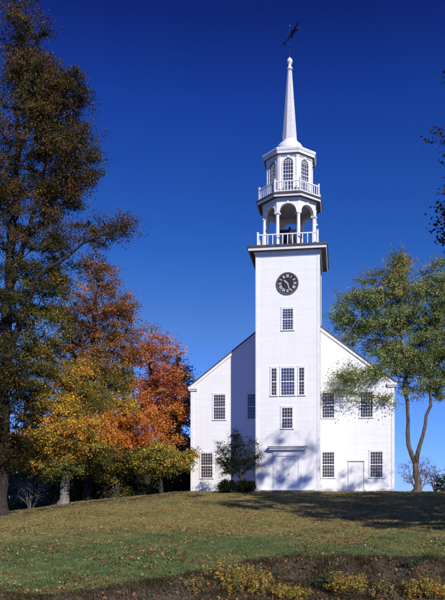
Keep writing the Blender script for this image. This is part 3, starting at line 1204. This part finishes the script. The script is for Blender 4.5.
# golden tree with the pale trunk
Y = 49.0
b = gp(64, Y)
make_tree('golden_tree', 'golden yellow maple with a sunlit pale trunk beside the dark tree', 'tree', b,
          [([b - [0, 0, .3], b + [0, 0, .35], at(64, 470, Y), at(66, 430, Y), at(70, 385, Y)], [.44, .33, .30, .2, .05]),
           ([at(65, 462, Y), at(46, 440, Y - .8), at(36, 418, Y - 1)], [.14, .08, .03]), ([at(65, 455, Y), at(88, 430, Y - .8), at(98, 410, Y - 1)], [.16, .08, .03])],
          [pb(42, 430, 20, 25, Y - 1, 50, 85, GOLD), pb(60, 405, 26, 25, Y - .5, 60, 85, GOLD), pb(80, 430, 26, 24, Y - 1, 62, 85, GOLD),
           pb(60, 440, 28, 20, Y - .5, 56, 85, GOLD), pb(84, 395, 20, 22, Y, 36, 80, MIXY), pb(48, 458, 22, 12, Y - .5, 34, 80, GOLD), pb(70, 468, 24, 8, Y - .5, 26, 70, MIXY), pb(74, 380, 16, 14, Y, 22, 75, GOLD),
           pb(92, 452, 17, 12, Y, 20, 75, MIXY), pb(100, 425, 14, 16, Y, 20, 70, ORANGE), pb(32, 462, 12, 8, Y - .5, 8, 60, MIXY), pb(82, 366, 14, 10, Y, 10, 60, GOLD), pb(58, 475, 16, 6, Y, 8, 50, MIXY)],
          .17, 13, M['bark_pale'], group=GT, clump_r=.6, gain=2.1, fine=.8, twigs=3)

# orange tree in the middle
Y = 51.5
b = gp(115, Y)
make_tree('orange_tree', 'low orange and gold maple between the golden maple and the red maple', 'tree', b,
          [([b - [0, 0, .3], b + [0, 0, .4], at(117, 465, Y), at(120, 430, Y), at(124, 395, Y)], [.36, .28, .23, .14, .04])],
          [pb(118, 415, 18, 20, Y, 40, 80, GOLD), pb(128, 432, 22, 18, Y, 50, 80, ORANGE), pb(112, 440, 18, 16, Y, 36, 80, ORANGE), pb(125, 457, 22, 12, Y, 40, 75, MIXY), pb(104, 460, 14, 11, Y, 22, 75, MIXY),
           pb(105, 415, 13, 16, Y, 22, 75, MIXY), pb(140, 462, 16, 12, Y, 24, 70, YELG), pb(112, 474, 14, 8, Y, 10, 50, MIXY)],
          .18, 14, M['bark_dark'], group=GT, clump_r=.6, gain=2.1, fine=.8, twigs=3)

# red maple next to the church
Y = 56.0
b = gp(146, Y)
make_tree('red_maple', 'bright red orange maple standing left of the white church', 'tree', b,
          [([b - [0, 0, .3], b + [0, 0, .4], at(147, 455, Y), at(149, 400, Y), at(152, 338, Y)], [.36, .28, .24, .14, .03]),
           ([at(147, 445, Y), at(164, 395, Y), at(172, 365, Y)], [.13, .08, .03]), ([at(147, 440, Y), at(134, 400, Y), at(132, 365, Y)], [.13, .08, .03])],
          [pb(151, 340, 14, 13, Y, 28, 65, REDOR), pb(143, 360, 17, 17, Y, 38, 72, REDOR), pb(166, 362, 16, 18, Y, 38, 72, REDOR),
           pb(150, 385, 28, 18, Y, 66, 75, REDOR), pb(172, 390, 14, 18, Y, 30, 70, REDOR), pb(140, 408, 22, 18, Y, 48, 75, ORANGE), pb(163, 415, 22, 18, Y, 50, 75, ORANGE),
           pb(150, 436, 32, 14, Y, 54, 75, ORANGE), pb(182, 372, 6, 12, Y, 8, 55, REDOR)],
          .18, 15, M['bark_dark'], group=GT, clump_r=.62, gain=2.3, dens=.62, fine=.8, twigs=4)

# dark tree behind the maple
Y = 70.0
b = gp(176, Y)
make_tree('dark_tree', 'dark narrow tree peeking out behind the red maple at the corner of the church', 'tree', b,
          [([b - [0, 0, .3], at(177, 430, Y), at(178, 365, Y)], [.35, .25, .05])],
          [pb(177, 375, 10, 16, Y, 26, 60, WOODS), pb(180, 400, 9, 20, Y, 34, 60, WOODS), pb(172, 425, 14, 20, Y, 36, 60, WOODS), pb(160, 400, 20, 30, Y, 50, 60, WOODS)],
          .24, 16, M['bark_dark'], group=GT, clump_r=.7)

# small yellow green tree
Y = 50.0
b = gp(161, Y)
make_tree('small_tree', 'small yellow green tree with slim dark trunk against the left corner of the church', 'tree', b,
          [([b - [0, 0, .3], at(161, 480, Y), at(162, 462, Y), at(166, 445, Y)], [.17, .12, .09, .03]),
           ([at(161, 474, Y), at(176, 460, Y), at(188, 455, Y)], [.07, .04, .015]), ([at(161, 472, Y), at(149, 462, Y)], [.06, .02])],
          [pb(160, 452, 18, 10, Y, 34, 70, YELG), pb(176, 460, 16, 11, Y, 34, 70, YELG), pb(148, 463, 13, 9, Y, 22, 70, YELG), pb(190, 459, 9, 7, Y, 12, 55, YELG),
           pb(168, 470, 20, 6, Y, 14, 55, MIXY)],
          .14, 17, M['bark_dark'], group=GT, clump_r=.42, gain=2.0)

# right hand tree with the forked trunk, beside the right wall; a few boughs reach round in front
Y = 55.0
Q = 52.15
b = gp(417, Y)
make_tree('forked_tree', 'green tree with a forked trunk right of the church, orange tips on its crown', 'tree', b,
          [([b - [0, 0, .3], b + [0, 0, .25], at(416.5, 475, Y), at(415.5, 463, Y)], [.42, .29, .255, .235]),
           ([at(415.5, 464, Y), at(408.5, 445, Y), at(406.5, 410, Y), at(405, 370, Y + .2), at(401, 320, Y), at(398, 270, Y)], [.215, .165, .145, .13, .085, .025]),
           ([at(416, 464, Y), at(421, 445, Y - .2), at(427, 415, Y - .3), at(432, 375, Y - .2), at(438, 320, Y), at(440, 275, Y)], [.195, .145, .125, .105, .07, .02]),
           ([at(405, 378, Y), at(397, 370, Q), at(375, 374, Q), at(345, 388, Q)], [.08, .06, .045, .012]),
           ([at(403, 345, Y), at(380, 325, Y), at(345, 318, Y)], [.09, .05, .015])],
          [pb(396, 270, 13, 14, Y, 26, 75, GREENO), pb(384, 288, 24, 16, Y, 46, 80, GREENO), pb(404, 300, 18, 24, Y, 40, 80, GREEN), pb(362, 302, 21, 12, Y, 34, 75, GREEN),
           pb(338, 312, 10, 9, Y, 12, 65, GREEN), pb(358, 325, 22, 10, Y, 34, 78, GREEN), pb(388, 325, 24, 13, Y, 42, 80, GREEN), pb(350, 340, 12, 6, Y, 9, 60, GREEN, ryd=.8),
           pb(436, 280, 12, 20, Y, 30, 75, GREEN), pb(436, 315, 18, 26, Y, 56, 80, GREEN), pb(432, 350, 22, 22, Y, 56, 80, GREEN), pb(442, 382, 14, 18, Y, 34, 75, GREEN),
           pb(398, 355, 20, 14, Y, 44, 80, GREEN), pb(412, 372, 18, 12, Y, 24, 70, GREEN), pb(380, 369, 16, 8, Q, 17, 46, GREEN, ryd=.3), pb(356, 376, 18, 11, Q, 22, 46, GREEN, ryd=.3), pb(338, 390, 13, 9, Q, 11, 32, GREEN, ryd=.3), pb(340, 374, 12, 6, Q, 6, 30, GREEN, ryd=.3), pb(370, 395, 13, 7, Q, 8, 32, GREEN, ryd=.3), pb(448, 365, 18, 24, Y, 30, 75, GREEN), pb(445, 300, 14, 30, Y, 24, 75, GREEN), pb(385, 356, 14, 7, Y - .5, 14, 60, GREEN),
           pb(385, 402, 10, 7, Q, 7, 50, GREEN, ryd=.3), pb(462, 330, 22, 60, Y, 70, 75, GREEN), pb(415, 385, 16, 14, Y, 16, 60, GREEN), pb(399, 260, 8, 7, Y, 7, 50, GREENO), pb(404, 264, 6, 5, Y, 3, 46, [((.22, .10, .04), 1)]), pb(440, 266, 5, 10, Y, 7, 50, GREEN), pb(420, 300, 14, 22, Y, 22, 70, GREEN), pb(415, 335, 16, 20, Y, 26, 75, GREEN), pb(380, 345, 16, 10, Y + 1, 14, 65, GREEN)],
          .17, 18, M['bark_mid'], clump_r=.56, gain=2.75, dens=.98, fine=.78, twigs=3)

# the big tree just outside the right edge, whose branch tips hang into view and whose shade lies on the lawn
Y = 25.0
x0 = 14.2
b = np.array([x0, Y, float(ground_z(x0, Y))])
OFF = [((.045, .036, .016), 3), ((.075, .045, .018), 2), ((.03, .03, .014), 3)]
make_tree('shade_tree', 'dark tree at the right edge, only a few of its branch tips hang into view', 'tree', b,
          [([b - [0, 0, .3], b + [0, 0, .5], b + [.1, 0, 4], b + [.2, .2, 9], b + [.4, .2, 15], b + [1.6, .8, 20.5]], [.6, .46, .4, .28, .16, .03]),
           ([b + [.1, 0, 6], b + [-3, 0, 10], b + [-6.2, 0, 12.2]], [.18, .1, .03]), ([b + [.1, 0, 7], b + [3.5, 1, 11], b + [5.5, 1.5, 13]], [.18, .1, .03])],
          [((x0, Y, 6.5), (5.0, 5.6, 3.4), 230, 110, OFF), ((x0 + .4, Y, 10.8), (5.0, 5.0, 3.8), 230, 110, OFF), ((x0, Y, 14.2), (3.4, 3.4, 2.4), 90, 100, OFF), ((x0 + 1.9, Y + 1.2, 17.8), (2.9, 2.4, 3.0), 38, 95, OFF),
           ((8.1, Y, 9.75), (.6, 1.2, 1.0), 20, 80, OFF), ((8.6, Y, 11.4), (.8, 1.2, 1.2), 12, 70, OFF), ((7.75, Y - .3, 12.3), (.3, .8, .12), 4, 34, OFF), ((8.25, Y, 14.9), (.35, .8, .3), 5, 45, OFF)],
          .15, 19, M['bark_dark'], clump_r=.5)
x1, Y1 = 18.8, 32.0
b = np.array([x1, Y1, float(ground_z(x1, Y1))])
make_tree('shade_tree', 'broad tree standing out of frame on the right, casting the long shade on the lawn', 'tree', b,
          [([b - [0, 0, .3], b + [0, 0, .5], b + [.1, 0, 4], b + [.2, .2, 8], b + [0, 0, 15.5]], [.55, .42, .36, .24, .05])],
          [((x1, Y1, 6.5), (5.2, 5.0, 4.0), 240, 110, OFF), ((x1, Y1, 10.0), (4.4, 4.4, 3.6), 180, 110, OFF), ((x1 + .3, Y1, 14.6), (2.2, 2.0, 1.3), 16, 70, OFF)],
          .16, 20, M['bark_dark'], clump_r=.55)

# small dark tree and shrub at the foot of the tower
Y = 49.2
b = gp(240, Y)
make_tree('young_tree', 'young dark green tree in front of the shaded wall left of the tower', 'tree', b,
          [([b - [0, 0, .2], at(240, 470, Y), at(239, 455, Y), at(238, 438, Y)], [.10, .075, .05, .015]), ([at(240, 478, Y), at(226, 458, Y), at(219, 446, Y)], [.05, .03, .01]),
           ([at(240, 476, Y), at(252, 462, Y), at(260, 452, Y)], [.05, .03, .01])],
          [pb(238, 445, 10, 11, Y, 22, 48, DKGREEN), pb(226, 457, 11, 11, Y, 26, 46, DKGREEN), pb(247, 460, 11, 11, Y, 26, 46, DKGREEN), pb(236, 466, 14, 10, Y, 26, 46, DKGREEN),
           pb(220, 447, 5, 6, Y, 5, 30, DKGREEN), pb(257, 456, 5, 5, Y, 4, 30, DKGREEN), pb(238, 436, 5, 6, Y, 5, 34, DKGREEN), pb(224, 472, 7, 5, Y, 6, 36, DKGREEN), pb(252, 444, 5, 6, Y, 5, 34, DKGREEN)],
          .085, 21, M['bark_dark'], clump_r=.30, rtip=.006, gain=1.0, dens=1.75)
Y = 48.6
for (px, rx, ry, sd_, lab) in ((227, 7, 6, 22, 'low dark shrub at the foot of the church, left of the young tree'),
                               (246, 9, 5.5, 23, 'low dark shrub at the foot of the tower, right of the young tree')):
    b = gp(px, Y)
    make_tree('shrub', lab, 'shrub', b, [([b - [0, 0, .1], b + [0, 0, .3]], [.04, .02])],
              [pb(px, 486, rx, ry, Y, 46, 46, DKGREEN)], .09, sd_, M['bark_dark'], clump_r=.22, gain=.8, dens=1.8, rtip=.005, crown_name='foliage', trunk_name='stem',
              group='dark shrubs along the church wall')

# undergrowth behind the left trees
GU = 'undergrowth behind the left trees'
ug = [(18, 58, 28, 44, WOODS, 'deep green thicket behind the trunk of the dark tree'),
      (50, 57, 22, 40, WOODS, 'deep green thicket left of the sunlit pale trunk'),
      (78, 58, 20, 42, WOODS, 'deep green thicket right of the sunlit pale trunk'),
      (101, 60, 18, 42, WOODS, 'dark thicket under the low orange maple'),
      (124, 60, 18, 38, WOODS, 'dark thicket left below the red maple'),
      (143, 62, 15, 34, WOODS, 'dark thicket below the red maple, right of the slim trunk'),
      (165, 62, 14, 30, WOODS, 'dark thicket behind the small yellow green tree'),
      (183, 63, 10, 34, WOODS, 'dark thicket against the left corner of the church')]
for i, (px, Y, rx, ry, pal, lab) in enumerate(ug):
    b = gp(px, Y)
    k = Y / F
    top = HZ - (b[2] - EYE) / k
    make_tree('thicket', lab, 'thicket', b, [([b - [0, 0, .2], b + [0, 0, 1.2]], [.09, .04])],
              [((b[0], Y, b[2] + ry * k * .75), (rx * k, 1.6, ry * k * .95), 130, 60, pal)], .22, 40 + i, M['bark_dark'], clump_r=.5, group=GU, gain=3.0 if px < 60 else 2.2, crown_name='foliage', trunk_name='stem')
Y = 52.0
for i, (px, ry, lab) in enumerate(((113, 12, 'tan leaved shrub under the low orange maple'), (127, 9, 'olive shrub right of the tan leaved shrub'), (147, 9, 'grassy green shrub below the red maple'))):
    b = gp(px, Y)
    pal = [[((.20, .13, .085), 3), ((.13, .085, .05), 2)], YELG, [((.06, .085, .03), 3), ((.04, .055, .02), 2)]][i]
    make_tree('shrub', lab, 'shrub', b, [([b - [0, 0, .1], b + [0, 0, .4]], [.04, .02])],
              [((b[0], Y, b[2] + ry * .04), (.55, .55, ry * .045), 16, 36, pal)], .14, 50 + i, M['bark_dark'], clump_r=.3, rtip=.008, crown_name='foliage', trunk_name='stem')


# the far woods beyond the brow, one mass
rw = np.random.default_rng(31)
nw = 26000
Yw = rw.uniform(78, 100, nw)
pxw = rw.uniform(-120, 215, nw)
Xw = (pxw - PX) / F * Yw
zg = ground_z(Xw, Yw)
topz = 4.6 + 1.2 * np.sin(Xw * .35) + .8 * np.sin(Xw * .83 + Yw * .2) + .5 * np.sin(Xw * 2.1)
Pw = np.stack([Xw, Yw, zg + (topz - zg) * rw.uniform(size=nw) ** .8], 1)
Vw = leaf_quads(Pw, rw, .5, .4)
fw = np_mesh('woods', Vw, 4, pick_colors(rw, WOODS, nw) * rw.uniform(.6, 1.2, (nw, 1)), M['leaf'])
fw['kind'] = 'stuff'


# bare shrubs
def bare_shrub(px, Y, w, h, n_, mat, seed, lab, leafpal=None, rt=.012):
    b = gp(px, Y)
    stems = []
    rr = np.random.default_rng(seed)
    for i in range(6):
        a = rr.uniform(-1, 1)
        stems.append(([b + [a * .15, 0, -.1], b + [a * w * .25, rr.uniform(-.3, .3), h * .4], b + [a * w * .45, rr.uniform(-.5, .5), h * rr.uniform(.6, .9)]], [rt * 3.2, rt * 2.2, rt]))
    make_tree('bare_shrub', lab, 'shrub', b, stems, [((b[0], b[1], b[2] + h * .6), (w / 2, w / 2.5, h * .42), n_, 5 if leafpal else 0, leafpal or WOODS)], .12, seed, mat,
              twigs=4, clump_r=.38, rtip=rt, expo=.3, crown_name='foliage', trunk_name='stem', sides=4)


bare_shrub(30, 50, 2.6, 2.1, 70, M['twig_grey'], 60, 'bare grey shrub between the dark tree and the pale trunk', rt=.009)
bare_shrub(418, 62, 3.4, 3.0, 80, M['twig_red'], 61, 'bare russet shrub behind the forked tree', [((.15, .075, .06), 1), ((.1, .06, .05), 1)])
bare_shrub(436, 64, 2.6, 2.6, 45, M['twig_red'], 63, 'thin bare russet shrub at the right edge, right of the forked trunk', [((.15, .075, .06), 1), ((.1, .06, .05), 1)])
b = gp(444, 62)
make_tree('shrub', 'dense green shrub at the right edge beside the bare shrubs', 'shrub', b, [([b - [0, 0, .1], b + [0, 0, .6]], [.05, .02])],
          [((b[0] + .2, 62, b[2] + .8), (1.0, 1.0, .9), 40, 50, [((.035, .055, .02), 3), ((.05, .07, .03), 2)])], .14, 62, M['bark_dark'], clump_r=.35, crown_name='foliage', trunk_name='stem')

# ------------------------------------------------------------------ foreground weeds, one by one
WEED = [((.24, .175, .028), 4), ((.17, .14, .028), 3), ((.10, .11, .03), 1.5), ((.26, .14, .035), 2)]
WEEDR = [((.16, .12, .04), 2), ((.20, .12, .05), 2), ((.10, .10, .035), 2)]
WEEDG = [((.045, .065, .028), 3), ((.03, .045, .02), 2)]


def weed(px, py, Y, w, h, n_, pal, seed, lab):
    rng = np.random.default_rng(seed)
    b = gp(px, Y)
    root = thing('weed_clump', lab, 'weed', loc=tuple(b), group='weeds on the bank')
    mst = MB()
    P, Cc = [], []
    for i in range(n_):
        a, rr = rng.uniform(0, 2 * math.pi), math.sqrt(rng.uniform())
        x, y = math.cos(a) * rr * w / 2, math.sin(a) * rr * w / 2.6
        hh = h * (1 - .55 * rr * rr) * rng.uniform(.7, 1.15)
        z0 = float(ground_z(b[0] + x, b[1] + y)) - b[2]
        tip = np.array([x * 1.35 + rng.normal() * .06, y * 1.35 + rng.normal() * .06, z0 + hh])
        mst.tube([(x * .8, y * .8, z0 - .03), ((x * .8 + tip[0]) / 2, (y * .8 + tip[1]) / 2, z0 + hh * .6), tuple(tip)], [.007, .005, .003], 3, cap=False)
        m_ = 22
        t = rng.uniform(.25, 1.05, (m_, 1))
        bp2 = np.array([x * .8, y * .8, z0])
        P.append(bp2 + (tip - bp2) * t + rng.normal(size=(m_, 3)) * .035)
        c = pick_colors(rng, pal, 1)[0]
        Cc.append(np.clip(c * 2.1 * rng.uniform(.6, 1.35, (m_, 1)), 0, .9))
    mst.build('stem', M['twig_red'], root)
    P = np.concatenate(P)
    V = leaf_quads(P, rng, .085, .3, None, aspect=.34)
    np_mesh('foliage', V, 4, np.concatenate(Cc), M['leaf'], root)


weed(240, 595, 20.0, 1.55, .82, 150, WEED, 70, 'largest yellow weed clump at the bottom of the photo, below the young tree')
weed(292, 602, 19.3, .9, .40, 60, WEED, 71, 'yellow weed clump between the largest one and the dark green plant')
weed(347, 598, 20.0, 1.0, .55, 85, WEED, 72, 'upright yellow weed clump just right of the dark green plant on the bank')
weed(428, 602, 19.4, 1.2, .52, 90, WEED, 73, 'yellow weed clump in the bottom right corner')
weed(384, 602, 19.2, .6, .36, 36, WEEDR, 74, 'dull reddish weed clump second from the right in the bottom row')
weed(199, 603, 19.2, .7, .34, 34, WEEDR, 75, 'dull weed clump left of the largest yellow clump')
weed(326, 584, 20.7, .5, .45, 34, WEEDG, 76, 'dark green leafy plant on the brown bank')
weed(273, 574, 21.6, .4, .34, 18, WEEDG, 77, 'small dark green plant beside the largest yellow clump')
weed(412, 572, 22.0, .3, .28, 14, WEEDG, 78, 'small green sprig on the brown bank near the right edge')


# ------------------------------------------------------------------ ground cover (uncountable)
def in_view(x, y, margin):
    px = PX + x / y * F
    return (px > -margin) & (px < 445 + margin)


rng = np.random.default_rng(5)


def scatter(n_, y0, y1, margin=60, power=1.0):
    y = y0 + (y1 - y0) * rng.uniform(size=n_) ** power
    px = rng.uniform(-margin, 445 + margin, n_)
    x = (px - PX) / F * y
    return x, y


# grass blades
NB = 420000
x, y = scatter(NB, 17.6, 52, 60, 1.25)
keep = (rng.uniform(size=NB) > soil_mask(x, y) * .93) & ~((y > 50) & (x > -4.5))
x, y = x[keep], y[keep]
z = ground_z(x, y)
k = len(x)
dr = dryness(x, y)
tuft = .8 + .4 * np.sin(x * 2.1 + y * 1.7) * np.sin(x * .8 - y * 2.6) + .35 * np.sin(x * 8.3 + y * 5.1) * np.sin(x * 5.7 - y * 7.9)
h = rng.uniform(.035, .085, k) * tuft
a = rng.uniform(0, 2 * np.pi, k)
wv = np.stack([np.cos(a), np.sin(a), np.zeros(k)], 1) * (.008 + .007 * rng.uniform(size=(k, 1)))
lean = np.stack([rng.normal(size=k) * .5, rng.normal(size=k) * .5, np.ones(k)], 1) * h[:, None]
B = np.stack([x, y, z - .01], 1)
V = np.stack([B - wv, B + wv, B + lean], 1)
gcol = np.array([.118, .175, .064])
dcol = np.array([.325, .26, .095])
mixf = np.clip(dr + rng.normal(size=k) * .25, 0, 1)[:, None]
patch = 1 + .28 * np.sin(x * 3.7 + np.sin(y * 2.9)) * np.sin(y * 4.3 + x * 1.1) + .18 * np.sin(x * 9.1 + y * 3) * np.sin(y * 8.3 - x * 2)
tint = (gcol * (1 - mixf) + dcol * mixf) * rng.uniform(.5, 1.5, (k, 1)) * patch[:, None]
g = np_mesh('grass', V, 3, np.clip(tint, 0, 1), M['grassblade'])
g['kind'] = 'stuff'

# dry grass on the bank
NBK = 120000
x = rng.uniform(-9, 9, NBK)
x = (rng.uniform(-30, 475, NBK) - PX) / F * 21
lp = lip_y(x)
y = lp + .55 - rng.uniform(size=NBK) ** 1.15 * 4.2
cl = .5 + .5 * np.sin(x * 3.3 + np.sin(y * 2.2) * 2) * np.sin(x * 1.3 + 2 + y)
keep = (rng.uniform(size=NBK) < .25 + .75 * cl) & (y > 17.0)
x, y = x[keep], y[keep]
k = len(x)
z = ground_z(x, y)
h = rng.uniform(.05, .22, k) * (.6 + .5 * cl[keep])
a = rng.uniform(0, 2 * np.pi, k)
wv = np.stack([np.cos(a), np.sin(a), np.zeros(k)], 1) * .008
lean = np.stack([rng.normal(size=k) * .45, -rng.uniform(.1, .9, k), np.ones(k)], 1) * h[:, None]
B = np.stack([x, y, z - .01], 1)
V = np.stack([B - wv, B + wv, B + lean], 1)
pal = [((.19, .13, .092), 3), ((.30, .22, .145), 1.5), ((.085, .06, .046), 3.4), ((.085, .115, .03), 3.2), ((.17, .075, .045), 1.3)]
band = np.sin(x * 2.3 + 1) * np.sin(y * 2.7 + x) > -.1
g = np_mesh('dry_grass', V, 3, np.clip(np.where(band[:, None], pick_colors(rng, pal, k), pick_colors(rng, pal, k) * .62) * rng.uniform(.6, 1.35, (k, 1)), 0, 1), M['grassblade'])
g['kind'] = 'stuff'

# fallen leaves
NL = 34000
x, y = scatter(NL, 17.8, 51, 60, 1.1)
keep = ~((y > 49.5) & (x > -4.5))
x, y = x[keep], y[keep]
cl = np.sin(x * .8 + y * .3) * np.sin(x * .35 - y * .6 + 1) + .4 * np.sin(x * 2.3 + y * 1.9)
cl = cl + .5 * np.sin(x * 4.1 + 1.3 * np.sin(y * 1.7)) * np.sin(y * 3.3)
keep = rng.uniform(size=len(x)) < np.clip(.34 + .6 * cl, .05, 1)
x, y = x[keep], y[keep]
k = len(x)
xb = (rng.uniform(-40, 480, 5200) - PX) / F * 20.5
yb = lip_y(xb) + .3 - rng.uniform(size=5200) * 4
kb = (np.sin(xb * 3.1) * np.sin(yb * 4.3 + xb) > -.35) & (yb > 17.2)
x, y = np.concatenate([x, xb[kb]]), np.concatenate([y, yb[kb]])
k = len(x)
P = np.stack([x, y, ground_z(x, y) + rng.uniform(.02, .07, k)], 1)
V = leaf_quads(P, rng, .075, 1.0, None, aspect=.8)
pal = [((.27, .14, .05), 3), ((.30, .19, .08), 2), ((.24, .085, .035), 3), ((.36, .28, .17), 1), ((.12, .065, .035), 3)]
g = np_mesh('fallen_leaves', V, 4, np.clip(pick_colors(rng, pal, k) * rng.uniform(.7, 1.45, (k, 1)), 0, .85), M['litter'])
g['kind'] = 'stuff'

# ------------------------------------------------------------------ light and sky
sl = bpy.data.lights.new('sun', 'SUN')
sl.energy = 4.55
sl.angle = R(.53)
sl.color = (1.0, .95, .84)
so = bpy.data.objects.new('sun', sl)
COL.objects.link(so)
so.rotation_euler = (-SUNV).to_track_quat('-Z', 'Y').to_euler()
so.location = (20, -20, 40)

w = bpy.data.worlds.new('World')
scene.world = w
w.use_nodes = True
nt = w.node_tree
for n_ in list(nt.nodes):
    nt.nodes.remove(n_)
L = nt.links.new
sky = nd(nt, 'ShaderNodeTexSky', sky_type='NISHITA')
sky.sun_disc = False
sky.sun_elevation = SUN_EL
sky.sun_rotation = math.atan2(SUNV.x, SUNV.y)
sky.air_density = 1.0
sky.dust_density = 0.0
sky.ozone_density = 4.0
tcw = nd(nt, 'ShaderNodeTexCoord')
sp = nd(nt, 'ShaderNodeSeparateXYZ')
L(tcw.outputs['Generated'], sp.inputs[0])
rp = nd(nt, 'ShaderNodeValToRGB')      # deep, polarised autumn blue: darker and more saturated with height
el = rp.color_ramp.elements
el[0].position = 0.0
el[0].color = (0.260, 0.438, 1.098, 1)
el[1].position = 1.0
el[1].color = (.05, .10, .34, 1)
for p_, c in [(0.0763, (0.2475, 0.4256, 1.0982)), (0.2294, (0.2455, 0.3897, 0.6835)), (0.3293, (0.1176, 0.3003, 0.6885)), (0.4908, (0.0601, 0.1782, 0.6108)), (0.5705, (0.0483, 0.0836, 0.3896))]:
    e = el.new(p_)
    e.color = (*c, 1)
L(sp.outputs[2], rp.inputs['Fac'])
mul = nd(nt, 'ShaderNodeMix', data_type='RGBA', blend_type='MULTIPLY')
mul.inputs[0].default_value = 1.0
L(sky.outputs['Color'], mul.inputs[6])
L(rp.outputs['Color'], mul.inputs[7])
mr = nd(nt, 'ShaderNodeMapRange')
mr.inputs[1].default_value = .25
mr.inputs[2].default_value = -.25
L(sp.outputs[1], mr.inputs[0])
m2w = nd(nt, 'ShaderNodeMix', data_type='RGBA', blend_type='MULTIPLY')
m2w.inputs[7].default_value = (.88, 1.14, 1.42, 1)  # extra blue added to the unseen sun-side sky, turns the shade bluer
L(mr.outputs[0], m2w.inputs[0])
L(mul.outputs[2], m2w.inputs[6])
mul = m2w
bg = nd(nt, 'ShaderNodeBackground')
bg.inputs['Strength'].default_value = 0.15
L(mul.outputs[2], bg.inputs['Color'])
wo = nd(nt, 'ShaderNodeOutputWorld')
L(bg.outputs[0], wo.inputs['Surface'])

# ------------------------------------------------------------------ camera
cd = bpy.data.cameras.new('camera')
cam = bpy.data.objects.new('camera', cd)
COL.objects.link(cam)
cam.location = (0, 0, EYE)
cam.rotation_euler = (R(90), 0, 0)
cd.sensor_width = 36
cd.lens = 36 * F / 600
cd.shift_x = -(PX - 222.5) / 600
cd.shift_y = (HZ - 300) / 600
cd.clip_end = 6000
scene.camera = cam
scene.view_settings.view_transform = 'Standard'
scene.view_settings.look = 'None'
scene.view_settings.exposure = 0
